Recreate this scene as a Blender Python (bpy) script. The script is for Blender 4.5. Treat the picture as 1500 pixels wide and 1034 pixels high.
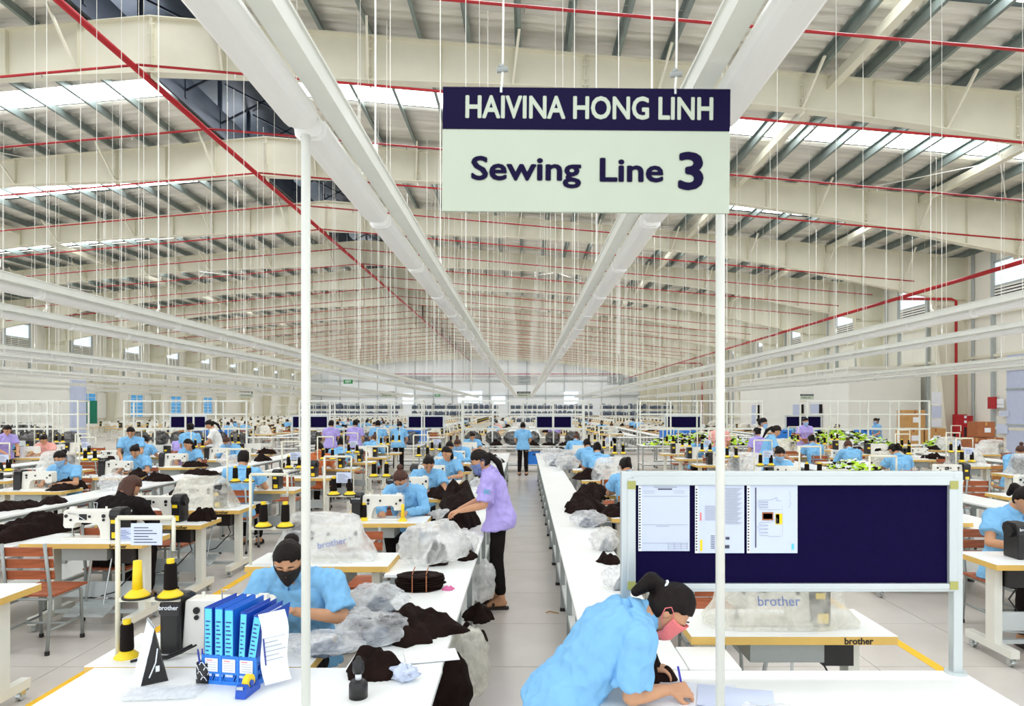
import bpy, bmesh, math, random
from mathutils import Vector, Matrix, noise
import numpy as np
R = math.radians
PI = math.pi
for o in list(bpy.data.objects):
    bpy.data.objects.remove(o)
scene = bpy.context.scene
COL = scene.collection
# ---------------------------------------------------------------- camera, sky, exposure
EYE = 1.9                      # eye height; picture axis: 1000 px focal length on a 1500 px wide frame
cd = bpy.data.cameras.new('camera')
cam = bpy.data.objects.new('camera', cd)
COL.objects.link(cam)
cam.location = (0, 0, EYE)
cam.rotation_euler = (PI / 2, 0, 0)
cd.sensor_width = 36
cd.lens = 24
cd.shift_x = -18 / 1500
cd.shift_y = 81 / 1500
cd.clip_start = 0.05
cd.clip_end = 400
cd.dof.use_dof = True
cd.dof.focus_distance = 5.5
cd.dof.aperture_fstop = 5.6
scene.camera = cam
world = bpy.data.worlds.new('sky')
scene.world = world
world.use_nodes = True
wn = world.node_tree
bg = wn.nodes['Background']
bg.inputs[0].default_value = (0.93, 0.97, 1.0, 1)
bg.inputs[1].default_value = 1.5
scene.view_settings.view_transform = 'Standard'
scene.view_settings.look = 'None'
scene.view_settings.gamma = 1
scene.view_settings.use_curve_mapping = False
scene.view_settings.exposure = 0.3
SKYLIGHT = 8.0
scene.cycles.max_bounces = 8
scene.cycles.diffuse_bounces = 5
scene.cycles.glossy_bounces = 3
scene.cycles.transparent_max_bounces = 10
scene.cycles.transmission_bounces = 4
scene.cycles.caustics_reflective = False
scene.cycles.caustics_refractive = False
scene.cycles.sample_clamp_indirect = 6
scene.cycles.use_denoising = True

# ---------------------------------------------------------------- materials
def lin(c):
    return tuple(((v / 255) / 12.92 if v / 255 <= .04045 else ((v / 255 + .055) / 1.055) ** 2.4) for v in c)
MATS = {}
def mat(name, rgb, rough=.5, metal=0., var=.06, scale=6., bump=0., bscale=40., trans=0., emit=0., spec=.5, stretch=None, alpha=1.):
    if name in MATS: return MATS[name]
    m = bpy.data.materials.new(name); m.use_nodes = True
    nt = m.node_tree; b = nt.nodes['Principled BSDF']
    c = lin(rgb)
    b.inputs['Roughness'].default_value = rough
    b.inputs['Metallic'].default_value = metal
    b.inputs['Specular IOR Level'].default_value = spec
    b.inputs['Base Color'].default_value = (*c, 1)
    if var > 0 or bump > 0:
        tc = nt.nodes.new('ShaderNodeTexCoord'); mp = nt.nodes.new('ShaderNodeMapping')
        nt.links.new(tc.outputs['Object'], mp.inputs[0])
        if stretch: mp.inputs['Scale'].default_value = stretch
    if var > 0:
        n = nt.nodes.new('ShaderNodeTexNoise'); n.inputs['Scale'].default_value = scale; n.inputs['Detail'].default_value = 4
        nt.links.new(mp.outputs[0], n.inputs['Vector'])
        r = nt.nodes.new('ShaderNodeValToRGB')
        r.color_ramp.elements[0].position = .3; r.color_ramp.elements[1].position = .7
        r.color_ramp.elements[0].color = (*[v * (1 - var) for v in c], 1)
        r.color_ramp.elements[1].color = (*[min(1, v * (1 + var)) for v in c], 1)
        nt.links.new(n.outputs['Fac'], r.inputs[0]); nt.links.new(r.outputs[0], b.inputs['Base Color'])
    if bump > 0:
        n2 = nt.nodes.new('ShaderNodeTexNoise'); n2.inputs['Scale'].default_value = bscale; n2.inputs['Detail'].default_value = 3
        nt.links.new(mp.outputs[0], n2.inputs['Vector'])
        bp = nt.nodes.new('ShaderNodeBump'); bp.inputs['Strength'].default_value = bump; bp.inputs['Distance'].default_value = .02
        nt.links.new(n2.outputs['Fac'], bp.inputs['Height']); nt.links.new(bp.outputs[0], b.inputs['Normal'])
    if trans: b.inputs['Transmission Weight'].default_value = trans
    if emit:
        b.inputs['Emission Color'].default_value = (*c, 1); b.inputs['Emission Strength'].default_value = emit
    MATS[name] = m
    return m
def plastic_film(name, rgb, opacity, rough=.25):
    m = bpy.data.materials.new(name); m.use_nodes = True
    nt = m.node_tree; out = nt.nodes['Material Output']; nt.nodes.remove(nt.nodes['Principled BSDF'])
    tr = nt.nodes.new('ShaderNodeBsdfTransparent'); df = nt.nodes.new('ShaderNodeBsdfDiffuse'); gl = nt.nodes.new('ShaderNodeBsdfGlossy')
    tl = nt.nodes.new('ShaderNodeBsdfTranslucent')
    df.inputs[0].default_value = (*lin(rgb), 1); tl.inputs[0].default_value = (*lin(rgb), 1); gl.inputs['Roughness'].default_value = rough
    tc = nt.nodes.new('ShaderNodeTexCoord'); n = nt.nodes.new('ShaderNodeTexNoise'); n.inputs['Scale'].default_value = 9; n.inputs['Detail'].default_value = 4
    n.inputs['Distortion'].default_value = 1.5
    nt.links.new(tc.outputs['Object'], n.inputs['Vector'])
    bp = nt.nodes.new('ShaderNodeBump'); bp.inputs['Strength'].default_value = .3; bp.inputs['Distance'].default_value = .02
    nt.links.new(n.outputs['Fac'], bp.inputs['Height'])
    for s in (df, gl): nt.links.new(bp.outputs[0], s.inputs['Normal'])
    a = nt.nodes.new('ShaderNodeMixShader'); a.inputs[0].default_value = .5
    nt.links.new(df.outputs[0], a.inputs[1]); nt.links.new(tl.outputs[0], a.inputs[2])
    b = nt.nodes.new('ShaderNodeMixShader'); b.inputs[0].default_value = .16
    nt.links.new(a.outputs[0], b.inputs[1]); nt.links.new(gl.outputs[0], b.inputs[2])
    r = nt.nodes.new('ShaderNodeMapRange'); r.inputs[1].default_value = .35; r.inputs[2].default_value = .7
    r.inputs[3].default_value = max(0, opacity - .18); r.inputs[4].default_value = min(1, opacity + .18)
    nt.links.new(n.outputs['Fac'], r.inputs[0])
    c = nt.nodes.new('ShaderNodeMixShader')
    nt.links.new(r.outputs[0], c.inputs[0]); nt.links.new(tr.outputs[0], c.inputs[1]); nt.links.new(b.outputs[0], c.inputs[2])
    nt.links.new(c.outputs[0], out.inputs[0])
    MATS[name] = m
    return m
M = MATS
mat('cream_steel', (226, 223, 203), .45, var=.04, scale=1.5)
mat('zinc', (134, 147, 144), .42, .55, var=.12, scale=3)
mat('white_paint', (238, 238, 230), .45, var=.02)
mat('rail_paint', (226, 228, 220), .4, var=.03)
mat('lens', (235, 235, 232), .3, var=.015, scale=30, stretch=(30, .3, 30))
mat('red_paint', (176, 22, 32), .35, var=.08)
mat('wall_white', (240, 240, 234), .6, var=.02, scale=.6)
mat('wall_cream', (240, 238, 227), .6, var=.03, scale=.6)
mat('back_panel', (233, 238, 240), .6, var=.02, scale=.4)
mat('girt', (182, 190, 190), .5, .2, var=.05)
mat('laminate', (245, 247, 244), .3, var=.012, scale=4)
mat('edge_yellow', (226, 186, 98), .5, var=.05)
mat('table_leg', (228, 229, 220), .4, var=.03)
mat('grey_steel', (160, 166, 164), .4, .35, var=.06)
mat('aluminium', (205, 213, 214), .35, .35, var=.03)
mat('chrome', (200, 205, 205), .2, .9, var=.03)
mat('rubber', (22, 22, 22), .6, var=.1)
mat('machine_white', (238, 236, 226), .32, var=.02)
mat('machine_black', (26, 24, 25), .38, var=.1)
mat('label_yellow', (250, 214, 30), .4, var=.02)
mat('wood', (166, 86, 48), .45, var=.28, scale=5, stretch=(1.2, 9, 9), bump=.1)
mat('wood_light', (208, 132, 62), .45, var=.2, scale=5, stretch=(1.2, 9, 9), bump=.1)
mat('garment', (30, 17, 13), .9, var=.35, scale=14, bump=.7, bscale=26, spec=.15)
mat('garment_grey', (96, 106, 120), .9, var=.3, scale=20, bump=.7, bscale=40, spec=.15)
mat('thread', (26, 18, 16), .8, var=.2, scale=60, bump=.5, bscale=200, stretch=(1, 1, 8), spec=.2)
mat('blue_cloth', (132, 190, 233), .85, var=.05, scale=8, bump=.7, bscale=10, spec=.2)
mat('lavender_cloth', (180, 166, 230), .85, var=.05, scale=8, bump=.7, bscale=10, spec=.2)
mat('white_cloth', (236, 236, 232), .85, var=.04, scale=8, bump=.7, bscale=10, spec=.2)
mat('pink_cloth', (240, 176, 166), .85, var=.05, scale=8, bump=.3, bscale=13, spec=.2)
mat('rust_cloth', (188, 104, 62), .85, var=.08, scale=8, bump=.3, bscale=13, spec=.2)
mat('dark_cloth', (30, 24, 24), .9, var=.2, scale=10, bump=.3, bscale=18, spec=.15)
mat('skin', (204, 152, 116), .5, var=.06, scale=18, spec=.35)
mat('hair', (22, 13, 10), .55, var=.35, scale=30, stretch=(1, 1, .25), bump=.35, bscale=90, spec=.2)
mat('hair_brown', (70, 36, 20), .45, var=.3, scale=30, stretch=(1, 1, .25), bump=.35, bscale=90, spec=.4)
mat('eye_dark', (28, 18, 14), .3, var=0)
mat('mask_black', (30, 22, 20), .85, var=.1, scale=30, bump=.2)
mat('mask_pink', (240, 128, 128), .8, var=.05, scale=20, bump=.2)
mat('mask_blue', (150, 190, 228), .8, var=.06, scale=20, bump=.2)
mat('mask_plaid', (112, 130, 176), .8, var=.3, scale=60)
mat('mask_red', (120, 34, 36), .8, var=.1, scale=30)
mat('navy', (18, 11, 54), .9, var=.1, scale=60, spec=.08)
mat('sign_navy', (18, 9, 52), .6, var=.02, spec=.12)
mat('sign_cream', (188, 198, 180), .45, var=.015)
mat('paper', (236, 240, 246), .6, var=.015)
mat('paper_blue', (206, 216, 238), .6, var=.02)
mat('ink', (70, 72, 90), .6, var=0)
mat('ink_blue', (44, 60, 150), .6, var=0)
mat('ink_grey', (165, 170, 182), .6, var=0)
mat('folder_blue', (28, 112, 216), .35, var=.04)
mat('folder_dark', (22, 78, 186), .35, var=.04)
mat('crate_blue', (44, 128, 222), .4, var=.04)
mat('spine_cyan', (96, 206, 232), .45, var=.03)
mat('carton', (196, 150, 92), .75, var=.08, scale=8)
mat('carton_dark', (164, 100, 62), .75, var=.08, scale=8)
mat('green', (22, 124, 96), .6, var=.05)
mat('lime', (196, 232, 60), .7, var=.08)
mat('orange', (236, 112, 40), .5, var=.05)
mat('yellow_line', (250, 196, 30), .55, var=.05)
mat('door_blue', (196, 206, 232), .5, var=.03)
mat('sandal', (36, 24, 22), .6, var=.1)
mat('teal_print', (70, 190, 205), .7, var=0)
mat('cover_print', (120, 140, 196), .6, var=0)
mat('pen_blue', (60, 56, 190), .3, var=0)
mat('dark_steel', (42, 50, 62), .35, .7, var=.3, scale=2)
mat('skylight', (250, 252, 255), .5, var=0, emit=SKYLIGHT)
mat('window_glow', (228, 238, 246), .5, var=0, emit=.5)
mat('window_blue', (70, 160, 220), .3, var=.3, scale=3, emit=.25)
mat('exit_green', (10, 110, 40), .4, var=0, emit=.5)
plastic_film('film', (250, 251, 250), .5)
plastic_film('film_clear', (250, 252, 254), .42)
plastic_film('film_cream', (250, 247, 234), .5)
plastic_film('film_dark', (40, 36, 36), .8, .15)

# ---------------------------------------------------------------- mesh helpers
class MB:
    def __init__(s): s.v = []; s.f = []; s.mi = []; s.m = 0; s.sm = []; s.smooth = False
    def add(s, vs, fs, T=None):
        b = len(s.v)
        s.v += [tuple(T @ Vector(p)) for p in vs] if T is not None else [tuple(p) for p in vs]
        for f in fs:
            s.f.append(tuple(i + b for i in f)); s.mi.append(s.m); s.sm.append(s.smooth)
        return s
    def bb(s, x0, x1, y0, y1, z0, z1, T=None):
        return s.add([(x0, y0, z0), (x1, y0, z0), (x1, y1, z0), (x0, y1, z0), (x0, y0, z1), (x1, y0, z1), (x1, y1, z1), (x0, y1, z1)],
                     [(0, 3, 2, 1), (4, 5, 6, 7), (0, 1, 5, 4), (1, 2, 6, 5), (2, 3, 7, 6), (3, 0, 4, 7)], T)
    def box(s, c, d, T=None):
        return s.bb(c[0] - d[0] / 2, c[0] + d[0] / 2, c[1] - d[1] / 2, c[1] + d[1] / 2, c[2] - d[2] / 2, c[2] + d[2] / 2, T)
    def bar(s, p0, p1, w, h, up=(0, 0, 1)):
        p0, p1 = Vector(p0), Vector(p1); d = (p1 - p0).normalized(); u = Vector(up)
        if abs(d.dot(u)) > .98: u = Vector((0, 1, 0))
        a = d.cross(u).normalized() * w / 2; b = a.cross(d).normalized() * h / 2
        vs = [p + i * a + j * b for p in (p0, p1) for i, j in ((-1, -1), (1, -1), (1, 1), (-1, 1))]
        return s.add(vs, [(0, 1, 2, 3), (7, 6, 5, 4), (0, 4, 5, 1), (1, 5, 6, 2), (2, 6, 7, 3), (3, 7, 4, 0)])
    def cyl(s, p0, p1, r0, r1=None, n=10, cap=True):
        r1 = r0 if r1 is None else r1
        p0, p1 = Vector(p0), Vector(p1); d = (p1 - p0).normalized()
        u = Vector((0, 0, 1)) if abs(d.z) < .9 else Vector((1, 0, 0))
        a = d.cross(u).normalized(); b = d.cross(a)
        vs = [p + (math.cos(2 * PI * i / n) * a + math.sin(2 * PI * i / n) * b) * r for p, r in ((p0, r0), (p1, r1)) for i in range(n)]
        fs = [(i, i + n, (i + 1) % n + n, (i + 1) % n) for i in range(n)]
        if cap: fs += [tuple(range(n)), tuple(range(2 * n - 1, n - 1, -1))]
        return s.add(vs, fs)
    def tube(s, pts, r, n=8):
        pts = [Vector(p) for p in pts]; rings = []
        rr = r if isinstance(r, (list, tuple)) else [r] * len(pts)
        prev = None
        for i, p in enumerate(pts):
            d = (pts[min(i + 1, len(pts) - 1)] - pts[max(i - 1, 0)]).normalized()
            if prev is None:
                u = Vector((0, 0, 1)) if abs(d.z) < .9 else Vector((1, 0, 0)); a = d.cross(u).normalized()
            else:
                a = (prev - d * prev.dot(d)).normalized()
            prev = a; b = d.cross(a)
            rings.append([p + (math.cos(2 * PI * k / n) * a + math.sin(2 * PI * k / n) * b) * rr[i] for k in range(n)])
        vs = [q for ring in rings for q in ring]; fs = []
        for i in range(len(pts) - 1):
            for k in range(n):
                fs.append((i * n + k, i * n + n + k, i * n + n + (k + 1) % n, i * n + (k + 1) % n))
        fs += [tuple(range(n)), tuple(range(len(vs) - 1, len(vs) - n - 1, -1))]
        return s.add(vs, fs)
    def lathe(s, prof, n=16, T=None):
        vs = [(r * math.cos(2 * PI * k / n), r * math.sin(2 * PI * k / n), z) for r, z in prof for k in range(n)]
        fs = [(i * n + k, i * n + (k + 1) % n, i * n + n + (k + 1) % n, i * n + n + k) for i in range(len(prof) - 1) for k in range(n)]
        fs += [tuple(range(n - 1, -1, -1)), tuple(range(len(vs) - n, len(vs)))]
        return s.add(vs, fs, T)
    def prism(s, poly, a, b, axis='y', T=None):
        def P(u, w, t):
            return {'y': (u, t, w), 'x': (t, u, w), 'z': (u, w, t)}[axis]
        n = len(poly)
        vs = [P(u, w, a) for u, w in poly] + [P(u, w, b) for u, w in poly]
        fs = [tuple(range(n)), tuple(range(2 * n - 1, n - 1, -1))] + [(i, i + n, (i + 1) % n + n, (i + 1) % n) for i in range(n)]
        return s.add(vs, fs, T)
    def ball(s, c, r, n=10, rings=7, T=None):
        c = Vector(c); r = Vector(r) if not isinstance(r, (int, float)) else Vector((r, r, r))
        vs = [(c.x, c.y, c.z - r.z)]
        for i in range(1, rings):
            t = PI * i / rings
            for k in range(n):
                f = 2 * PI * k / n
                vs.append((c.x + r.x * math.sin(t) * math.cos(f), c.y + r.y * math.sin(t) * math.sin(f), c.z - r.z * math.cos(t)))
        vs.append((c.x, c.y, c.z + r.z)); last = len(vs) - 1
        fs = [(0, 1 + (k + 1) % n, 1 + k) for k in range(n)]
        for i in range(rings - 2):
            for k in range(n):
                a = 1 + i * n + k; b = 1 + i * n + (k + 1) % n
                fs.append((a, b, b + n, a + n))
        b0 = 1 + (rings - 2) * n
        fs += [(b0 + k, b0 + (k + 1) % n, last) for k in range(n)]
        return s.add(vs, fs, T)
    def cap(s, p0, r0, p1, r1, n=10):   # rounded tapered limb
        p0, p1 = Vector(p0), Vector(p1); d = (p1 - p0)
        L = d.length
        if L < 1e-6: return s.ball(p0, r0)
        q = d.to_track_quat('Z', 'Y').to_matrix().to_4x4(); q.translation = p0
        prof = [(max(1e-4, r0 * math.cos(t)), r0 * math.sin(t)) for t in (-1.5, -1.1, -.7, -.35, 0)]
        prof += [(max(1e-4, r1 * math.cos(t)), L + r1 * math.sin(t)) for t in (0, .35, .7, 1.1, 1.5)]
        return s.lathe(prof, n, q)
    def loft(s, secs, n=18, e=2.3):     # secs: (centre, half-width vector, half-depth vector)
        vs = []; fs = []
        for c, u, w in secs:
            c, u, w = Vector(c), Vector(u), Vector(w)
            for k in range(n):
                t = 2 * PI * k / n; ct, st = math.cos(t), math.sin(t)
                vs.append(c + u * math.copysign(abs(ct) ** (2 / e), ct) + w * math.copysign(abs(st) ** (2 / e), st))
        for i in range(len(secs) - 1):
            for k in range(n):
                fs.append((i * n + k, i * n + (k + 1) % n, i * n + n + (k + 1) % n, i * n + n + k))
        fs += [tuple(range(n - 1, -1, -1)), tuple(range(len(vs) - n, len(vs)))]
        return s.add(vs, fs)
    def mesh(s, name, mats, smooth=False, fix=True):
        me = bpy.data.meshes.new(name)
        me.from_pydata(s.v, [], s.f)
        for m in (mats if isinstance(mats, (list, tuple)) else [mats]): me.materials.append(MATS[m] if isinstance(m, str) else m)
        me.polygons.foreach_set('material_index', s.mi)
        me.polygons.foreach_set('use_smooth', [bool(smooth or q) for q in s.sm])
        if fix and len(s.f) < 60000:
            bm = bmesh.new(); bm.from_mesh(me); bmesh.ops.recalc_face_normals(bm, faces=bm.faces); bm.to_mesh(me); bm.free()
        me.update()
        return me
    def build(s, name, mats, parent=None, loc=None, rz=0, smooth=False, bevel=0, **tags):
        return link(name, s.mesh(name, mats, smooth), parent, loc, rz, bevel, **tags)
def link(name, me, parent=None, loc=None, rz=0, bevel=0, **tags):
    o = bpy.data.objects.new(name, me); COL.objects.link(o)
    if parent: o.parent = parent
    if loc is not None: o.location = loc
    o.rotation_euler[2] = rz
    if bevel:
        b = o.modifiers.new('soft_edges', 'BEVEL'); b.width = bevel; b.segments = 2; b.limit_method = 'ANGLE'; b.angle_limit = R(40)
    tag(o, **tags)
    return o
def tag(o, label=None, cat=None, group=None, kind=None):
    if label: o['label'] = label
    if cat: o['category'] = cat
    if group: o['group'] = group
    if kind: o['kind'] = kind
    return o
def empty(name, loc=(0, 0, 0), rz=0, **tags):
    o = bpy.data.objects.new(name, None); COL.objects.link(o); o.location = loc; o.rotation_euler[2] = rz
    o.empty_display_size = .1
    return tag(o, **tags)
KIDS = {}
def copy_tree(o, loc=None, rz=None, parent=None, label=None, group=None):
    c = o.copy(); COL.objects.link(c)
    if parent: c.parent = parent
    if loc is not None: c.location = loc
    if rz is not None: c.rotation_euler[2] = rz
    if label: c['label'] = label
    if group: c['group'] = group
    for ch in o.children: copy_tree(ch, parent=c)
    return c
class Proto:   # first use hands out the original, later uses hand out copies of the thing and all its parts
    def __init__(s, root): s.root = root; s.used = False
    def put(s, loc, rz=0, label=None, group=None):
        if not s.used:
            s.used = True; o = s.root; o.location = loc; o.rotation_euler[2] = rz
            if label: o['label'] = label
            if group: o['group'] = group
            return o
        return copy_tree(s.root, loc, rz, None, label, group)
def recolour(o, table):   # give this one copy its own cloth colours (mesh data stays shared)
    for q in [o] + list(o.children):
        k = q.name.split('.')[0]
        if k in table and q.type == 'MESH' and q.material_slots:
            q.material_slots[0].link = 'OBJECT'; q.material_slots[0].material = MATS[table[k]]
def fuse(mb, voxel, smooth=4, name='fused', fac=.5):   # one continuous skin over overlapping volumes
    me = mb.mesh('tmp', []); o = bpy.data.objects.new('tmp', me); COL.objects.link(o)
    r = o.modifiers.new('r', 'REMESH'); r.mode = 'VOXEL'; r.voxel_size = voxel; r.use_smooth_shade = True
    if smooth:
        q = o.modifiers.new('s', 'SMOOTH'); q.factor = fac; q.iterations = smooth
    dg = bpy.context.evaluated_depsgraph_get()
    out = bpy.data.meshes.new_from_object(o.evaluated_get(dg))
    bpy.data.objects.remove(o); bpy.data.meshes.remove(me)
    out.name = name; out.materials.clear()
    return out
def wrinkle(me, amp, sc, seed=0, stretch=(1, 1, 1), zmin=None):
    n = len(me.vertices)
    co = np.empty(n * 3); me.vertices.foreach_get('co', co); co = co.reshape(-1, 3)
    no = np.empty(n * 3); me.vertices.foreach_get('normal', no); no = no.reshape(-1, 3)
    off = Vector((seed * 3.7, seed * 1.3, seed * 7.1))
    for i in range(n):
        p = Vector((co[i, 0] * stretch[0], co[i, 1] * stretch[1], co[i, 2] * stretch[2])) * sc + off
        h = noise.noise(p); h = (1 - abs(h) * 2) * .5 + .5 * noise.noise(p * 2.3)
        co[i] += no[i] * amp * h
        if zmin is not None and co[i, 2] < zmin: co[i, 2] = zmin
    me.vertices.foreach_set('co', co.ravel()); me.update()
TEXT = {}
def text_mesh(s, size, depth=.0008, bold=0., spacing=1., key=None):
    k = (s, size, depth, bold, spacing)
    if k in TEXT: return TEXT[k]
    cu = bpy.data.curves.new('lettering', 'FONT'); cu.body = s; cu.size = size; cu.extrude = depth; cu.offset = bold; cu.space_character = spacing
    cu.align_x = 'CENTER'; cu.align_y = 'CENTER'; cu.resolution_u = 3
    o = bpy.data.objects.new('tmp', cu); COL.objects.link(o)
    me = bpy.data.meshes.new_from_object(o.evaluated_get(bpy.context.evaluated_depsgraph_get()))
    bpy.data.objects.remove(o); bpy.data.curves.remove(cu)
    TEXT[k] = me
    return me
def lettering(s, size, m, parent, loc, rot=(PI / 2, 0, 0), bold=0., depth=.0008, spacing=1., sx=1., name='lettering'):
    src = text_mesh(s, size, depth, 0, spacing)
    if bold:                       # bold weight: the outline laid down again around a small circle
        v0 = [v.co.copy() for v in src.vertices]; f0 = [tuple(p.vertices) for p in src.polygons]; q = MB()
        for k in range(8): q.add([v + Vector((bold * math.cos(k * PI / 4), bold * math.sin(k * PI / 4), .00002 * k)) for v in v0], f0)
        me = q.mesh('lettering', m, fix=False)
    else:
        me = src.copy(); me.materials.clear(); me.materials.append(MATS[m])
    o = link(name, me, parent, loc); o.rotation_euler = rot; o.scale = (sx, 1, 1)
    return o
ORD = ['zeroth', 'first', 'second', 'third', 'fourth', 'fifth', 'sixth', 'seventh', 'eighth', 'ninth', 'tenth', 'eleventh', 'twelfth', 'thirteenth', 'fourteenth', 'fifteenth', 'sixteenth', 'seventeenth', 'eighteenth', 'nineteenth', 'twentieth']
def ordw(n):
    if n <= 20: return ORD[n]
    tens = {2: 'twenty', 3: 'thirty', 4: 'forty', 5: 'fifty', 6: 'sixty'}
    t, u = divmod(n, 10)
    return tens[t] + '-' + ORD[u] if u else {2: 'twentieth', 3: 'thirtieth', 4: 'fortieth', 5: 'fiftieth', 6: 'sixtieth'}[t]
def at(px, py, z=.71):
    Y = (EYE - z) * 1000 / (py - 598); return Vector(((px - 768) * Y / 1000, Y, z))
def onY(px, py, Y): return Vector(((px - 768) * Y / 1000, Y, EYE - (py - 598) * Y / 1000))
# ---------------------------------------------------------------- the hall: floor, roof, frames, walls
XR, XL, XM = 17.9, -33.0, -8.0          # right wall, left wall, ridge
YB, Y0 = 106.0, 0.4                     # back wall, where the roof begins
BAY = 6.5
FRAMES = [8.2 + BAY * i for i in range(15)]
SLOPE = .088
def roof_z(x): return 10.55 - SLOPE * abs(x - XM)
def beam_depth(d):
    pts = [(0, 1.2), (9, .72), (14, .74), (18, .95), (22, 1.45), (27, 2.0)]
    for (a, b), (c, e) in zip(pts, pts[1:]):
        if d <= c: return b + (e - b) * (d - a) / (c - a)
    return 2.0
def floor_mat():
    m = mat('floor', (206, 200, 193), .24, var=.05, scale=1.3, bump=.02, bscale=9)
    return m
floor_mat()
mat('floor_tile', (207, 201, 194), .22, var=.05, scale=2.2, bump=.02, bscale=9)
mat('floor_joint', (150, 144, 138), .6, var=.1)
TX0, TX1, TY0, TY1 = -5.42, 5.58, 1.02, 24.02
mb = MB()
for a, b, c, d in ((XL - 1, TX0, -8, YB + 1), (TX1, XR + 1, -8, YB + 1), (TX0, TX1, -8, TY0), (TX0, TX1, TY1, YB + 1)):
    mb.bb(a, b, c, d, -.2, 0)
mb.m = 1
mb.bb(TX0, TX1, TY0, TY1, -.2, -.008)
floor = mb.build('floor', ['floor', 'floor_joint'], kind='structure')
tile = MB().bb(-.497, .497, -.497, .497, -.05, 0).mesh('floor_tile', 'floor_tile')
for i in range(11):
    for j in range(23):
        link('floor_tile', tile, floor, (TX0 + .5 + i, TY0 + .5 + j, 0))
for nm, x, y0, y1 in (('trim_1', -3.15, 2.6, 44), ('trim_2', 3.03, 2.6, 44)):
    MB().bb(x - .04, x + .04, y0, y1, .0005, .003).build(nm, 'yellow_line', kind='structure', label='yellow painted walkway line on the floor')

# roof sheets, corrugated along the hall, with a skylight strip in every bay and an open slot at the ridge
mat('roof_foil', (228, 226, 216), .42, .3, var=.16, scale=.9, bump=1.0, bscale=6, stretch=(.5, 3, 1))
ceiling = empty('ceiling', (0, 0, 0), kind='structure')
random.seed(4)
SKY = [(f + 2.85, f + 3.95) for f in [FRAMES[0] - BAY] + FRAMES]
def in_sky(y): return any(a - .01 < y < b + .01 for a, b in SKY)
for side in (-1, 1):
    xe = XR + .5 if side > 0 else XL - .5
    x1 = XM + side * 1.25
    cuts = [Y0] + [v for s in SKY for v in s if v > Y0] + [YB]
    mb = MB()
    for k in range(0, len(cuts) - 1):
        a, b = cuts[k], cuts[k + 1]
        if in_sky((a + b) / 2): continue
        n = max(4, int((b - a) / .085)); pts = []
        for i in range(n + 1):
            y = a + (b - a) * i / n
            pts.append((y, .042 * math.sin(y * 21) + .04 * noise.noise(Vector((0, y * 2.1, side)))))
        NS = 12
        vs = []
        for j in range(NS + 1):
            x = x1 + (xe - x1) * j / NS
            for y, dz in pts: vs.append((x, y, roof_z(x) + dz + .015 * noise.noise(Vector((x * .8, y * 1.4, 2)))))
        m_ = n + 1
        fs = [(j * m_ + i, j * m_ + i + 1, (j + 1) * m_ + i + 1, (j + 1) * m_ + i) for j in range(NS) for i in range(n)]
        mb.add(vs, fs)
    mb.build('roof_sheet', 'roof_foil', ceiling, smooth=True)
    top = MB()   # weather sheet over the insulation keeps daylight out
    k2 = [v for v in cuts]
    for k in range(len(k2) - 1):
        a, b = k2[k], k2[k + 1]
        if in_sky((a + b) / 2): continue
        top.add([(x1, a, roof_z(x1) + .16), (xe, a, roof_z(xe) + .16), (xe, b, roof_z(xe) + .16), (x1, b, roof_z(x1) + .16)], [(0, 1, 2, 3)])
    top.build('roof_sheet', 'zinc', ceiling)
    for a, b in SKY:
        if a < Y0: continue
        MB().add([(x1, a, roof_z(x1) + .06), (xe - side * 1.6, a, roof_z(xe - side * 1.6) + .06), (xe - side * 1.6, b, roof_z(xe - side * 1.6) + .06), (x1, b, roof_z(x1) + .06)],
                 [(0, 1, 2, 3)]).build('skylight', 'skylight', ceiling)
    sec = [(-.0, -.22), (.075, -.22), (.075, -.205), (.014, -.205), (.014, -.014), (.014, 0), (-.065, 0), (-.065, -.014), (0, -.014)]
    pm = MB().prism(sec, Y0, YB, 'y').mesh('purlin', 'zinc')
    for k in range(24):
        x = x1 + side * (.25 + k * 1.06)
        o = link('purlin', pm, ceiling, (x, 0, roof_z(x) - .035))
# ridge ventilator
rv = MB()
for side in (-1, 1):
    x = XM + side * 1.25
    rv.bb(x - .03, x + .03, Y0, YB, roof_z(x) - .25, roof_z(x) + .55)
    for k in range(50):
        y = Y0 + 1 + k * 2.15
        rv.bb(x - .05, x + .05, y - .05, y + .05, roof_z(x) - .1, roof_z(x) + 1.35)
        rv.bar((x, y, roof_z(x) + .1), (XM - side * 1.1, y, roof_z(x) + 1.3), .05, .05)
rv.add([(XM - 2, Y0, roof_z(XM) + 1.15), (XM, Y0, roof_z(XM) + 1.4), (XM, YB, roof_z(XM) + 1.4), (XM - 2, YB, roof_z(XM) + 1.15)], [(0, 1, 2, 3)])
for k in range(48):
    y = Y0 + k * 2.15
    MB().bb(0, .06, .12, 1.9, 0, .02).bb(.0, 1.3, .12, 1.9, -.01, .01, Matrix.Rotation(R(7), 4, 'Y')).build('vent_skylight', 'skylight', ceiling, (XM + .7, y + .0, roof_z(XM) + 1.25)) if k < 12 else None
rv.add([(XM + .7, Y0, roof_z(XM) + 1.33), (XM, Y0, roof_z(XM) + 1.4), (XM, YB, roof_z(XM) + 1.4), (XM + .7, YB, roof_z(XM) + 1.33)], [(0, 1, 2, 3)])
rv.add([(XM + 2, Y0 + 26, roof_z(XM) + 1.15), (XM, Y0 + 26, roof_z(XM) + 1.4), (XM, YB, roof_z(XM) + 1.4), (XM + 2, YB, roof_z(XM) + 1.15)], [(0, 1, 2, 3)])
rv.build('ridge_vent', 'dark_steel', ceiling)

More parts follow.
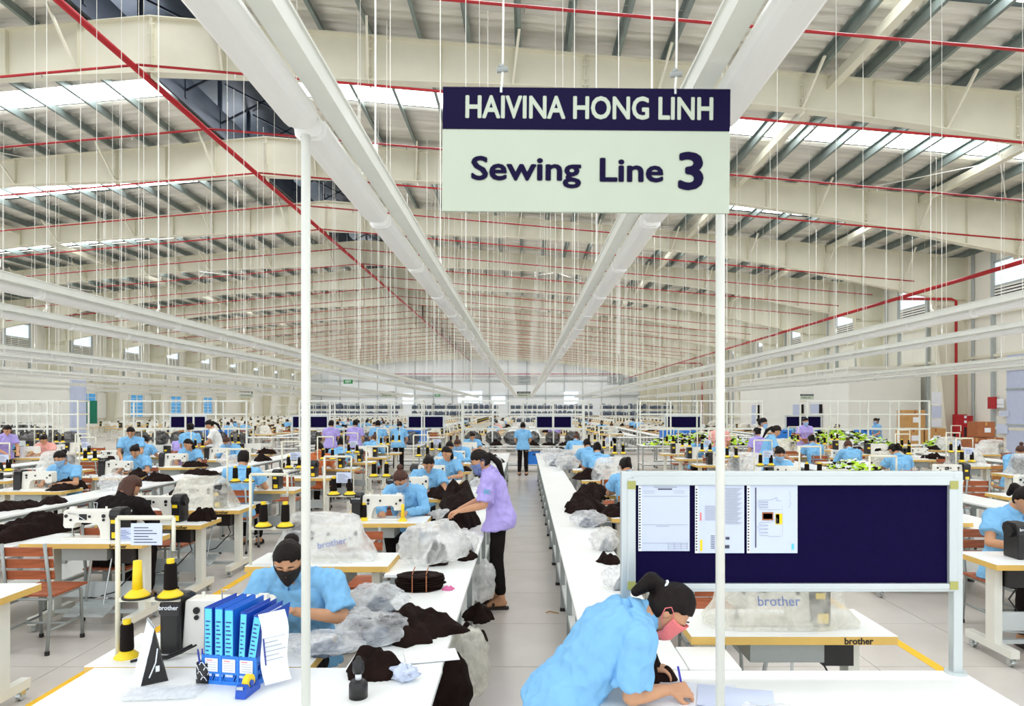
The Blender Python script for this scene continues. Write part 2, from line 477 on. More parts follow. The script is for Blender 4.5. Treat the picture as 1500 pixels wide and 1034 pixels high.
# portal frames
def xs_half(side):
    L = (XR - 1.0 - XM) if side > 0 else (XM - XL - 1.0)
    return [XM + side * L * t / 12 for t in range(13)]
def frame(i, y):
    mb = MB(); t = .012
    for side in (-1, 1):
        xs = xs_half(side)
        for a, b in zip(xs, xs[1:]):
            za, zb = roof_z(a) - .26, roof_z(b) - .26
            ba, bb_ = za - beam_depth(abs(a - XM)), zb - beam_depth(abs(b - XM))
            mb.prism([(a, za), (b, zb), (b, bb_), (a, ba)], y - t, y + t, 'y')
            mb.bar((a, y, za), (b, y, zb), .26, .022)
            mb.bar((a, y, ba), (b, y, bb_), .26, .024)
    o = mb.build('roof_beam', 'cream_steel', kind='structure')
    near = i < 7
    st = MB(); br = MB()
    for side in (-1, 1):
        L = abs(xs_half(side)[-1] - XM); d = .0; k = 0
        while d < L - .5:
            x = XM + side * d; z1 = roof_z(x) - .27; z0 = z1 - beam_depth(d)
            plate = MB() if near else st
            splice = k % 3 == 0
            plate.bb(x - .008, x + .008, y - .12, y + .12, z0, z1)
            if splice:
                plate.bb(x + .02, x + .036, y - .12, y + .12, z0 - .12, z1 + .02)
                if near:
                    for q in (.12, .3, .7, .88):
                        for s in (-.08, .08):
                            plate.bar((x - .05, y + s, z0 + (z1 - z0) * q), (x + .08, y + s, z0 + (z1 - z0) * q), .03, .03)
            if near and not (d == 0 and side > 0): plate.build('stiffener', 'cream_steel', o)
            if k % 2 == 1:
                b = MB() if near else br
                b.bar((x, y - .1, z0 + .02), (x + .15 * side, y - .85, roof_z(x + .15 * side) - .25), .05, .05)
                if near: b.build('fly_brace', 'cream_steel', o)
            d += 1.55; k += 1
    if not near:
        st.build('stiffener', 'cream_steel', o, kind='stuff'); br.build('fly_brace', 'cream_steel', o, kind='stuff')
    # tapered columns
    for side in (-1, 1):
        xw = XR if side > 0 else XL
        x_in = xw - side * 1.35; zt = roof_z(xw) - .26
        zj = zt - 1.7
        c = MB()
        c.prism([(xw, 0), (xw, zt), (x_in, zt), (x_in, zj), (xw - side * .75, 0)], y - .014, y + .014, 'y')
        c.bar((xw - side * .75, y, 0), (x_in, y, zj), .3, .03, (0, 1, 0)) if False else c.prism([(xw - side * .75, 0), (x_in, zj), (x_in - side * .03, zj), (xw - side * .78, 0)], y - .16, y + .16, 'y')
        c.prism([(x_in, zj), (x_in, zt), (x_in - side * .03, zt), (x_in - side * .03, zj)], y - .16, y + .16, 'y')
        c.bb(xw - .02, xw + .02, y - .16, y + .16, 0, zt)
        c.bb(min(xw, x_in), max(xw, x_in), y - .13, y + .13, zj - .01, zj + .01)
        co = c.build('column', 'cream_steel', kind='structure')
        if side > 0: MB().bb(xw - .1, xw - .04, y - .6, y - .5, 0, zt).build('gutter_pipe', 'girt', co)
for i, y in enumerate(FRAMES): frame(i, y)
# longitudinal cross bracing in the roof
mb = MB()
for f in FRAMES[1:12:3]:
    for xa, xb in ((-1, 4.5), (10, 15), (-15, -20), (-24, -29)):
        za, zb = roof_z(xa) - .35, roof_z(xb) - .35
        mb.cyl((xa, f, za), (xb, f + BAY, zb), .014, n=5); mb.cyl((xb, f, zb), (xa, f + BAY, za), .014, n=5)
mb.build('roof_bracing', 'white_paint', ceiling)
# eave struts along the hall between frames
strut = [(-.09, -.1), (.09, -.1), (.09, .1), (-.09, .1)]
for x in (-27.5, -20.5, 12.3, 6.6):
    MB().prism(strut, Y0, YB, 'y').build('roof_strut', 'cream_steel', ceiling, (x, 0, roof_z(x) - .42))

# walls
def side_wall(side):
    x = XR if side > 0 else XL
    nm = 'wall_right' if side > 0 else 'wall_left'
    a, b = (x, x + .2) if side > 0 else (x - .2, x)
    w = MB().bb(a, b, 3 if side > 0 else 20, YB + .2, 0, 8.7).build(nm, 'wall_cream', kind='structure')
    g = MB()
    xi = x - side * .05
    for z in (1.15, 3.9, 5.5): g.bb(min(x, xi - side * .06), max(x, xi), 20, YB, z - .05, z + .05)
    g.build('girt', 'cream_steel', w)
    wn_ = 0
    for i, f in enumerate(FRAMES[2:], 1):
        yc = f + 3.6
        if yc > YB - 2: continue
        p = MB()
        for s in (-1.15, 1.15): p.bb(min(x, x - side * .14), max(x, x - side * .14), yc + s - .06, yc + s + .06, 0 if side > 0 else 3.9, 8.3)
        p.build('window_post', 'girt', w)
        wi = empty('window_%d' % (i + (20 if side > 0 else 0)), (x - side * .08, yc, 6.1), kind='structure')
        fr = MB()
        for s in (-1, 1):
            fr.bb(-.05, .05, s * 1.05 - .04, s * 1.05 + .04, -.42, 1.35)
        for z in (-.4, .4, 1.33): fr.bb(-.05, .05, -1.05, 1.05, z - .04, z + .04)
        fr.build('window_frame', 'girt', wi)
        MB().bb(-.02, .02, -1, 1, .45, 1.3).build('pane', 'window_glow', wi)
        MB().bb(-.01, .03, -1, 1, -.4, .4).build('backing', 'dark_steel', wi)
        for k in range(7): MB().bb(-.045, -.025, -1, 1, -.033, .033).bb(-.03, .03, -1, 1, .025, .033).build('louvre_slat', 'white_paint', wi, (-.0 if side > 0 else .07, 0, -.34 + k * .112))
    return w
wall_r = side_wall(1); wall_l = side_wall(-1)
bw = MB().bb(XL, XR, YB, YB + .2, 0, 11).build('wall_back', 'back_panel', kind='structure')
g = MB()
for k in range(18): g.bb(XL + 1.5 + k * 2.9 - .06, XL + 1.5 + k * 2.9 + .06, YB - .12, YB, 0, 10.2)
for z in (3.9, 6.2): g.bb(XL, XR, YB - .2, YB, z - .09, z + .09)
g.build('girt', 'girt', bw)
for k, (a, b, c, d) in enumerate(((671, 706, 573, 590), (826, 847, 574, 592), (590, 606, 576, 592), (720, 740, 578, 592))):
    p, q = onY(a, c, YB - .1), onY(b, d, YB - .1)
    wi = MB().bb(p.x, q.x, YB - .14, YB - .05, q.z, p.z).build('window_%d' % (40 + k), 'window_glow', kind='structure')
for k, (a, b) in enumerate(((593, 632), (743, 787), (890, 933))):
    p, q = onY(a, 551, YB - .1), onY(b, 562, YB - .1)
    wi = empty('window_%d' % (50 + k), ((p.x + q.x) / 2, YB - .1, (p.z + q.z) / 2), kind='structure')
    h = (p.z - q.z); w = q.x - p.x
    for s in range(7): MB().bb(-w / 2, w / 2, -.08, 0, -h / 2 + s * h / 7, -h / 2 + s * h / 7 + .1).build('louvre_slat', 'girt', wi)
# left wall: blue shuttered windows lower down, green door panels
for k, f in enumerate(FRAMES[5:10]):
    wi = empty('window_%d' % (60 + k), (XL + .08, f + 4.2, 2.1), kind='structure')
    MB().bb(-.05, .05, -.9, .9, -.9, .9).build('pane', 'window_blue', wi)
    fr = MB()
    for y in (-.95, 0, .95): fr.bb(-.07, .08, y - .05, y + .05, -.95, .95)
    for q in range(7): fr.bb(-.07, .07, -.95, .95, -.93 + q * .31 - .02, -.93 + q * .31 + .02)
    fr.build('window_frame', 'white_paint', wi)
    MB().bb(0, .1, 1.1, 2.2, -.95, 1.0).build('shutter', 'wall_white', wi)
# white office blocks built inside the hall
ob = MB().bb(14.4, XR - .3, 30.3, 45.5, 0, 3.65).build('wall_1', 'wall_white', kind='structure')
MB().bb(14.3, XR - .3, 30.2, 45.6, 3.65, 3.75).build('parapet', 'white_paint', ob)
for k, y in enumerate((33.2, 35.4, 42)):
    d = MB().bb(14.32, 14.4, y, y + 1.0, 0, 2.1).build('door_%d' % (k + 1), 'door_blue', kind='structure')
    MB().bb(14.33, 14.38, y - .25, y - .02, 0, 2.1).build('door_gap', 'dark_cloth', d)
ol = MB().bb(XL + .3, -25.3, 38, 39.2, 0, 3.95).build('wall_2', 'wall_white', kind='structure')
MB().bb(-25.3, -25.15, 38, 39.2, 0, 3.95).build('corner_panel', 'door_blue', ol)
d = empty('door_4', (-25.0, 40.2, 1.5), kind='structure')
for s in (0, 1): MB().bb(-1.2 + s * .55, -.72 + s * .55, -.04, .04, -.5, .85).build('door_panel', 'green', d)
d = MB().bb(XR - .1, XR - .02, 22.6, 25.2, 0, 3.9).build('door_5', 'door_blue', kind='structure')
h = MB()
for z in (1.3, 2.6, 3.3): h.bb(XR - .13, XR - .1, 22.6, 25.2, z - .03, z + .03)
h.build('door_rail', 'girt', d)

# ---------------------------------------------------------------- red sprinkler pipes
PZ = 8.97
mb = MB(); mb.cyl((XM - .1, .5, PZ + .02), (XM - .1, YB - 2, PZ + .02), .068, n=12)
mb.cyl((XM - .1, YB - 2, PZ + .02), (XM - .1, YB - 2, 7.2), .068, n=8)
mb.build('sprinkler_pipe', 'red_paint', smooth=True, label='thick red sprinkler main running under the roof ridge', cat='pipe')
mb = MB(); mb.cyl((XR - 2.94, .5, 6.3), (XR - 2.94, YB - 3, 6.3), .07, n=12)
mb.build('sprinkler_pipe', 'red_paint', smooth=True, label='thick red sprinkler main running along the right wall columns', cat='pipe')
mb = MB(); mb.cyl((XL + 12, YB - .4, 7.2), (XR - 2, YB - .4, 7.2), .07, n=8)
mb.build('sprinkler_pipe', 'red_paint', smooth=True, label='red sprinkler pipe running level across the far back wall', cat='pipe')
HEAD = MB().cyl((0, 0, 0), (0, 0, -.11), .018, .006, 5).mesh('sprinkler_head', 'chrome')
random.seed(9)
for k in range(24):
    y = 11.35 + k * 3.25 - .45
    for side in (-1, 1):
        L = 22.5 if side < 0 else 23.5
        if side < 0 and k % 4 == 3: L = 13
        if side > 0 and k % 5 == 4: L = 15
        xe = XM + side * L
        mb = MB(); mb.cyl((XM, y, PZ + .05), (xe, y, PZ + .05 - SLOPE * L), .026, n=6)
        o = mb.build('sprinkler_pipe', 'red_paint', smooth=True, cat='pipe', group='red branch sprinkler pipes under the roof',
                     label='thin red sprinkler branch on the %s roof slope, %s from the camera' % ('left' if side < 0 else 'right', ordw(k + 1)))
        if k < 8:
            for d in range(2, int(L), 3): link('sprinkler_head', HEAD, o, (XM + side * d, y, PZ + .05 - SLOPE * d))
for y, z0 in ((27.35, 1.5), (66.4, .2)):
    mb = MB(); x = XR - .6
    mb.tube([(XR - 2.94, y, 6.28), (x - .2, y, 6.28), (x, y, 6.2), (x, y, z0), (x + .06, y, z0 - .1), (x + .2, y, z0 - .1)], .055, 8)
    mb.build('sprinkler_pipe', 'red_paint', smooth=True, cat='pipe', label='red riser pipe dropping down the right wall to the fire cabinet' if y < 30 else 'red riser pipe dropping down the right wall far away')

# ---------------------------------------------------------------- light rows
fix_prof = [(-.055, .075), (.055, .075), (.062, .05), (.058, .02), (.04, .004), (0, 0), (-.04, .004), (-.058, .02), (-.062, .05)]
fm = MB(); fm.prism([(a * .8, b * .9 + .005) for a, b in fix_prof], .02, .045, 'y'); fm.prism(fix_prof, .045, 1.165, 'y'); fm.prism([(a * .8, b * .9 + .005) for a, b in fix_prof], 1.165, 1.19, 'y')
fm.m = 1; fm.bb(-.04, .04, 0, 1.22, .072, .082)
FIX = fm.mesh('light_fixture', ['lens', 'rail_paint'], smooth=False)
WIRE = {}
def wire_mesh(h):
    k = round(h * 4) / 4
    if k not in WIRE:
        w = MB(); w.cyl((0, 0, 0), (0, 0, k), .0045, n=4); w.cyl((0, 0, .04), (0, 0, .1), .012, n=5); w.cyl((0, 0, k - .02), (0, 0, k), .02, n=4)
        WIRE[k] = w.mesh('hanger_wire', 'white_paint')
    return WIRE[k]
def light_row(x, xr, y0, y1, near, lab):
    zb = 2.9
    r = MB(); r.bb(-.035, .035, y0, y1, .075, .14); r.bb(-.042, .042, y0, y1, .138, .146)
    row = r.build('light_row', 'rail_paint', loc=(xr, 0, zb), label=lab, cat='light row')
    far = MB(); far_w = MB(); n = 0
    y = y0 + .01
    while y + 1.24 <= y1:
        if y < near: link('light_fixture', FIX, row, (x - xr, y, 0))
        else:
            far.bb(x - xr - .055, x - xr + .055, y, y + 1.2, .004, .075)
        if n % 2 == 0:
            hgt = roof_z(xr) - .3 - (zb + .14)
            if y < near + 6:
                link('hanger_wire', wire_mesh(hgt), row, (0, y + .7, .14))
                b = MB().tube([(0, y + .62, .14), (0, y + .7, .2), (x - xr, y + .78, .1)], .006, 5).build('bracket', 'white_paint', row) if y < 9 else None
            else:
                far_w.cyl((0, y + .7, .14), (0, y + .7, .14 + hgt), .008, n=3)
        y += 1.24; n += 1
    if far.f: far.build('light_fixture', 'lens', row, kind='stuff')
    if far_w.f: far_w.build('hanger_wire', 'white_paint', row, kind='stuff')
    return row
light_row(-.80, -.70, .02, 66, 22, 'left one of the two white light rows over the aisle behind the blue sign')
light_row(.70, .60, .02, 66, 22, 'right one of the two white light rows over the aisle behind the blue sign')
for x, lab in ((-4.46, 'white light row left of the aisle, nearer one over the first line leftward'), (-5.8, 'white light row left of the aisle, second one over the first line leftward'),
               (-9.5, 'white light row over the second sewing line leftward, inner one'), (-10.8, 'white light row over the second sewing line leftward, outer one'),
               (-14.4, 'white light row over the third sewing line leftward, inner one'), (-15.8, 'white light row over the third sewing line leftward, outer one'),
               (-20.3, 'white light row over the fourth sewing line leftward'), (-25.4, 'white light row over the fifth sewing line leftward'),
               (4.95, 'white light row right of the aisle, nearer one over the first line rightward'), (6.6, 'white light row right of the aisle, second one over the first line rightward'),
               (11.0, 'white light row over the second sewing line rightward, inner one'), (12.8, 'white light row over the second sewing line rightward, outer one')):
    light_row(x, x - .085 * (1 if x > 0 else -1), 2.5, 66, 14 if abs(x) < 7 else 12, lab)
# more thin hanger wires over the lines (air lines, signs) - many, very thin
mb = MB(); random.seed(12)
for k in range(330):
    x = random.choice((-27, -22, -17.5, -12.6, -7.6, -3.2, -2.4, 1.6, 2.9, 3.6, 8.6, 14)) + random.uniform(-.5, .5)
    y = random.uniform(11, 60)
    mb.cyl((x, y, 2.75 + random.random() * .3), (x, y, roof_z(x) - .3), .006, n=3)
mb.build('hanger_wire', 'white_paint', label='thin white hanger wires dropping from the roof', cat='wires', kind='stuff')
# ---------------------------------------------------------------- furniture prototypes
# long white work table (one unit), local origin on the floor at its middle; x = across, y = along the hall
def work_table(w, L, z=.71, shelf=True, leg_at=(-.47, .47), name='work_table'):
    r = empty(name)
    t = MB(); t.bb(-w / 2, w / 2, -L / 2, L / 2, z - .025, z); t.build('tabletop', 'laminate', r, bevel=.004)
    lg = MB(); lg.bb(-.02, .02, -.02, .02, .03, z - .025)
    lm = lg.mesh('leg', 'grey_steel'); fm_ = MB().bb(-.024, .024, -.024, .024, 0, .03).mesh('foot', 'rubber')
    for y in leg_at:
        for x in (-w / 2 + .06, w / 2 - .06):
            l = link('leg', lm, r, (x, y, 0)); link('foot', fm_, l, (0, 0, 0))
    f = MB()
    for x in (-w / 2 + .06, w / 2 - .06):
        f.bb(x - .015, x + .015, -L / 2 + .02, L / 2 - .02, z - .065, z - .025); f.bb(x - .015, x + .015, -L / 2 + .02, L / 2 - .02, .2, .23)
    for y in leg_at: f.bb(-w / 2 + .06, w / 2 - .06, y - .015, y + .015, .2, .23)
    f.build('frame', 'grey_steel', r, kind='stuff')
    if shelf: MB().bb(-w / 2 + .05, w / 2 - .05, -L / 2 + .01, L / 2 - .01, .23, .245).build('shelf', 'laminate', r)
    return r
TT = .755
def sewing_table(detail=2, W=1.04, D=.47):
    r = empty('sewing_table')
    t = MB(); t.m = 1; t.prism([(-W / 2, -D / 2), (W / 2 - .0, -D / 2), (W / 2, D / 2), (-W / 2, D / 2)], TT - .045, TT - .004, 'z')
    t.m = 0; t.prism([(-W / 2, -D / 2), (W / 2, -D / 2), (W / 2, D / 2), (-W / 2, D / 2)], TT - .004, TT, 'z')
    t.build('tabletop', ['laminate', 'edge_yellow'], r, bevel=.003 if detail > 1 else 0)
    if detail:
        lm = MB().bb(-.03, .03, -.05, .05, .12, TT - .045).mesh('leg', 'table_leg')
        fo = MB(); fo.bb(-.032, .032, -.26, .26, .07 if detail > 1 else 0, .13); fo = fo.mesh('foot_bar', 'table_leg')
        for x in (-W / 2 + .12, W / 2 - .12):
            link('leg', lm, r, (x, .03, 0)); f = link('foot_bar', fo, r, (x, 0, 0))
            if detail > 1:
                cm = MB()
                cm.cyl((-.015, 0, .03), (.015, 0, .03), .03, n=10); cm.bb(-.02, .02, -.02, .02, .03, .075); cm.cyl((0, .0, .06), (0, .06, .05), .012, n=6)
                me = cm.mesh('caster', 'chrome')
                for y in (-.21, .21): link('caster', me, f, (0, y, 0))
        b = MB(); b.bb(-W / 2 + .12, W / 2 - .12, .06, .075, .22, .36); b.bb(-W / 2 + .12, W / 2 - .12, -.02, .02, .10, .13)
        b.build('crossbar', 'aluminium', r, kind='stuff')
        p = MB(); p.bb(-.2, .18, -.16, .16, TT - .16, TT - .045); p.build('oil_pan', 'grey_steel', r)
        if detail > 1:
            p = MB(); p.add([(-.17, -.2, .12), (.17, -.2, .12), (.17, .06, .19), (-.17, .06, .19), (-.17, -.2, .135), (.17, -.2, .135), (.17, .06, .205), (-.17, .06, .205)],
                            [(0, 3, 2, 1), (4, 5, 6, 7), (0, 1, 5, 4), (1, 2, 6, 5), (2, 3, 7, 6), (3, 0, 4, 7)])
            for k in range(9): p.bb(-.15, .15, -.19 + k * .028, -.18 + k * .028, .136 + k * .0075, .142 + k * .0075)
            p.build('treadle', 'aluminium', r)
            q = MB(); q.cyl((.06, -.02, .17), (.1, .05, TT - .16), .007, n=6); q.cyl((-.12, .02, .18), (-.04, .0, TT - .1), .012, n=6); q.cyl((-.04, 0, TT - .1), (.06, -.06, TT - .1), .012, n=6)
            q.build('pedal_rod', 'chrome', r, kind='stuff')
            c = MB(); c.tube([(.2, .1, TT - .1), (.3, .05, .45), (.15, .0, .28), (-.1, .1, .2), (-.4, .12, .25)], .006, 5); c.build('cable', 'rubber', r)
            c = MB(); c.bb(.2, .36, -.1, .12, TT - .2, TT - .05); c.build('control_box', 'machine_black', r)
            lettering('brother', .046, 'machine_black', r, (W / 2 - .2, -D / 2 - .0012, TT - .026), bold=.0012)
    else:
        b = MB()
        for x in (-W / 2 + .1, W / 2 - .1):
            b.bb(x - .03, x + .03, -.04, .04, .1, TT - .045); b.bb(x - .03, x + .03, -.25, .25, 0, .1)
        b.bb(-W / 2 + .1, W / 2 - .1, .05, .07, .2, .34)
        b.build('stand', 'table_leg', r)
    return r
MPROF = [(-.30, .285), (-.28, .30), (.19, .30), (.20, .29), (.22, .0), (.09, .0), (.085, .09), (.06, .145), (.02, .165), (-.16, .172), (-.185, .155), (-.19, .115), (-.29, .115), (-.305, .14)]
def machine(detail=2):
    b = MB(); b.prism(MPROF, -.055, .055, 'y'); b.bb(-.31, .22, -.085, .085, -.0, .018)
    r = b.build('sewing_machine', 'machine_white', bevel=.008 if detail > 1 else 0)
    m = MB(); prof = [(-.09, 0), (.09, 0), (.09, .22), (.075, .30), (.04, .325), (-.05, .325), (-.1, .30), (-.11, .25), (-.09, .2)]
    m.prism(prof, .215, .33, 'x'); m.build('motor_box', 'machine_black', r, bevel=.012 if detail > 1 else 0)
    y = MB()
    for s in (-1,):
        y.bb(.23, .29, s * .092 - .001, s * .092 + .001, .17, .22); y.bb(.24, .31, s * .092 - .001, s * .092 + .001, .02, .08)
    y.build('label', 'label_yellow', r, kind='stuff')
    n = MB(); n.cyl((-.245, 0, .02), (-.245, 0, .115), .008, n=6); n.bb(-.26, -.23, -.012, .012, .012, .04); n.cyl((-.245, -.03, .18), (-.245, -.03, .3), .005, n=5)
    n.build('needle_bar', 'chrome', r, kind='stuff')
    if detail:
        k = MB()
        for x, z, q in ((-.27, .24, .018), (-.22, .2, .012), (-.02, .235, .014), (.13, .24, .02), (.13, .2, .014)):
            for s in (-1, 1): k.cyl((x, s * .05, z), (x, s * .063, z), q, n=10)
        k.build('dial', 'machine_black', r, kind='stuff')
        w = MB(); w.cyl((.33, 0, .24), (.36, 0, .24), .05, n=14); w.build('hand_wheel', 'machine_black', r)
        t = MB(); t.tube([(-.02, .05, .30), (-.02, .06, .36), (-.06, .06, .36)], .004, 5); t.tube([(-.25, -.058, .27), (-.16, -.066, .26), (-.06, -.066, .2)], .004, 5); t.build('thread_guide', 'chrome', r, kind='stuff')
        p = MB(); p.bb(-.13, -.05, -.06, -.055, .2, .26); p.build('display', 'machine_black', r)
    if detail > 1:
        p = MB(); p.cyl((.12, .0, .30), (.12, 0, .33), .01, n=8); p.box((-.25, .02, .312), (.06, .03, .025)); p.build('bobbin_winder', 'machine_white', r, kind='stuff')
        lettering('brother', .036, 'paper', r, (.272, -.0935, .262), bold=.0006)
        lettering('brother', .036, 'paper', r, (.272, .1005, .268), (PI / 2, 0, PI), bold=.0006)
    return r
def chair(detail=2, wood='wood'):
    r = empty('wooden_chair')
    f = MB()
    for s in (-1, 1):
        f.tube([(s * .17, .23, .02), (s * .17, .19, .42), (s * .17, .20, .5), (s * .165, .25, .86)], .013, 8)
        f.tube([(s * .17, -.19, .02), (s * .17, -.17, .40), (s * .17, -.14, .425), (s * .17, .18, .425)], .013, 8)
        f.cyl((s * .17, -.18, .18), (s * .17, .21, .18), .01, n=6)
    f.cyl((-.17, .0, .18), (.17, .0, .18), .01, n=6); f.cyl((-.17, .19, .42), (.17, .19, .42), .01, n=6)
    f.build('frame', 'grey_steel', r, smooth=detail > 0)
    if detail:
        t = MB()
        for s in (-1, 1):
            for y in (.23, -.19): t.cyl((s * .17, y, 0), (s * .17, y, .03), .018, n=8)
        t.build('foot_cap', 'rubber', r, kind='stuff')
        sl = MB().bb(-.2, .2, -.048, .048, -.009, .009).mesh('seat_slat', wood); bl = MB().bb(-.2, .2, -.009, .009, -.035, .035).mesh('back_slat', wood)
        for k in range(4): link('seat_slat', sl, r, (0, -.165 + k * .102, .448), bevel=.003 if detail > 1 else 0)
        for k in range(3):
            o = link('back_slat', bl, r, (0, .192 + k * .013, .61 + k * .092), bevel=.003 if detail > 1 else 0); o.rotation_euler[0] = R(-8)
    else:
        q = MB()
        q.bb(-.2, .2, -.2, .2, .44, .458)
        q.build('seat', wood, r)
        for k in range(3): MB().bb(-.2, .2, .185 + k * .013, .2 + k * .013, .575 + k * .092, .645 + k * .092).build('back_slat', wood, r)
    return r
def cone(bare=False, detail=2):
    n = 18 if detail > 1 else 8
    base = MB().lathe([(.058, 0), (.056, .006), (.03, .03), (.022, .035)], n)
    if bare: base.lathe([(.024, .034), (.019, .17)], n)
    r = base.build('thread_cone', 'label_yellow', smooth=detail > 1)
    if not bare:
        t = MB().lathe([(.029, .034), (.031, .045), (.028, .15), (.024, .158)], n); t.build('thread', 'thread', r, smooth=True)
        MB().lathe([(.018, .158), (.018, .178), (.015, .18)], n).build('cap', 'label_yellow', r)
    return r
def thread_stand(h=.66, detail=2):   # thin cream pole frame clamped to the table, with a two-plate arm
    r = MB().cyl((0, 0, 0), (0, 0, h), .0115, n=8).cyl((0, 0, h), (.27, 0, h), .0115, n=8).cyl((.27, 0, h), (.27, 0, h - .16), .009, n=6).build('thread_stand', 'cream_steel', smooth=True)
    a = MB(); a.bb(0, .30, -.008, .008, .255, .275); a.build('arm', 'cream_steel', r)
    for x in (.095, .255):
        MB().cyl((x, 0, .275), (x, 0, .283), .068, n=18).build('plate', 'rubber', r); 
    return r
CONE_SPOTS = ((.095, 0, .283), (.255, 0, .283))
# rags, bags
def garment(seed, rx, ry, h, rag=.35, name='black_garment', m='garment', n=44, rings=9):
    mb = MB(); vs = []; off = Vector((seed * 5.1, seed * 2.3, 0)); bot = []
    for i in range(rings + 1):
        q = i / rings
        for k in range(n):
            t = 2 * PI * k / n
            e = 1 + rag * noise.noise(Vector((math.cos(t) * 1.1, math.sin(t) * 1.1, 0)) + off) * 1.3 + rag * .7 * noise.noise(Vector((math.cos(t) * 3.2, math.sin(t) * 3.2, 2)) + off) + rag * .45 * (noise.noise(Vector((math.cos(t) * 9, math.sin(t) * 9, 4)) + off)) * (q ** 3)
            x, y = rx * e * q * math.cos(t), ry * e * q * math.sin(t)
            d = noise.noise(Vector((x / rx * 1.9, y / ry * 1.9, 1)) + off); d2 = noise.noise(Vector((x * 22, y * 22, 7)) + off)
            z = h * (1 - q ** 2.6) ** .8 * (.8 + .55 * d) + min(h, .12) * .3 * d2 * (1 - q ** 4)
            z = max(z, .007) if q < 1 else .007
            vs.append((x, y, z))
    fs = []
    for i in range(rings):
        for k in range(n):
            fs.append((i * n + k, (i + 1) * n + k, (i + 1) * n + (k + 1) % n, i * n + (k + 1) % n))
    b0 = len(vs); vs += [(vs[rings * n + k][0], vs[rings * n + k][1], 0) for k in range(n)]
    fs += [(rings * n + k, b0 + k, b0 + (k + 1) % n, rings * n + (k + 1) % n) for k in range(n)]
    fs.append(tuple(range(b0 + n - 1, b0 - 1, -1)))
    mb.add(vs, fs)
    me = mb.mesh(name, m, smooth=True); 
    return me
def blob(seed, rx, ry, rz, amp=.25, name='plastic_bag', m='film', n=26, rings=16, flat=True, sc=1.6):
    mb = MB(); vs = []; off = Vector((seed * 3.3, seed * 7.7, seed))
    for i in range(rings + 1):
        t = PI * i / rings
        for k in range(n):
            f = 2 * PI * k / n
            d = Vector((math.sin(t) * math.cos(f), math.sin(t) * math.sin(f), -math.cos(t)))
            e = 1 + amp * noise.noise(d * sc + off) + amp * .55 * (1 - 2 * abs(noise.noise(d * sc * 2.3 + off))) - amp * .2 + amp * .3 * noise.noise(d * 7 + off)
            p = Vector((d.x * rx * e, d.y * ry * e, rz + d.z * rz * e))
            if flat and p.z < .03 * rz: p.z = .004 + .01 * rz * (i / rings)
            vs.append(p)
    fs = [(i * n + k, i * n + (k + 1) % n, (i + 1) * n + (k + 1) % n, (i + 1) * n + k) for i in range(rings) for k in range(n)]
    mb.add(vs, fs)
    me = mb.mesh(name, m, smooth=True)
    return me
def machine_cover(seed=1, m='film', w=.33, name='plastic_cover'):   # loose plastic bag pulled over a sewing machine
    mb = MB(); vs = []; n = 40; prof = [(1.06, 0), (1.1, .03), (1.02, .1), (.98, .2), (.96, .28), (.9, .325), (.7, .345), (.35, .352), (.02, .355)]
    off = Vector((seed * 3.1, 0, seed))
    for q, z in prof:
        for k in range(n):
            t = 2 * PI * k / n; ct, st = math.cos(t), math.sin(t)
            a = math.copysign(abs(ct) ** .45, ct) * (w + .03) * q * (1 - .25 * (z / .36)); b = math.copysign(abs(st) ** .6, st) * .14 * q * (1 - .35 * (z / .36))
            p = Vector((a, b, z)); d = .02 * noise.noise(p * 9 + off) + .014 * (1 - 2 * abs(noise.noise(p * 5 + off)))
            vs.append((a * (1 + d * 3.2), b * (1 + d * 9), max(.003, z + d * .9 * (z > .05))))
    L = len(prof)
    mb.add(vs, [(i * n + k, i * n + (k + 1) % n, (i + 1) * n + (k + 1) % n, (i + 1) * n + k) for i in range(L - 1) for k in range(n)] + [tuple((L - 1) * n + k for k in range(n))])
    return mb.mesh(name, m, smooth=True)
def rack(W, D=.5, z0=.80, z1=2.14, nv=5, levels=(2.12, 1.72, 1.28)):
    r = empty('garment_rack')
    pm = MB().bb(-.02, .02, -.02, .02, 0, z1 - z0).mesh('post', 'rail_paint')
    for k in range(nv):
        x = -W / 2 + W * k / (nv - 1)
        for y in (-D / 2, D / 2): link('post', pm, r, (x, y, z0))
    rm = MB().bb(-W / 2, W / 2, -.017, .017, -.02, .02).mesh('rail', 'rail_paint')
    for z in levels:
        for y in (-D / 2, D / 2): link('rail', rm, r, (0, y, z))
    e = MB()
    for z in levels:
        for k in (0, nv - 1): e.bb(-W / 2 + W * k / (nv - 1) - .015, -W / 2 + W * k / (nv - 1) + .015, -D / 2, D / 2, z - .02, z + .02)
    e.build('end_rail', 'cream_steel', r, kind='stuff')
    return r
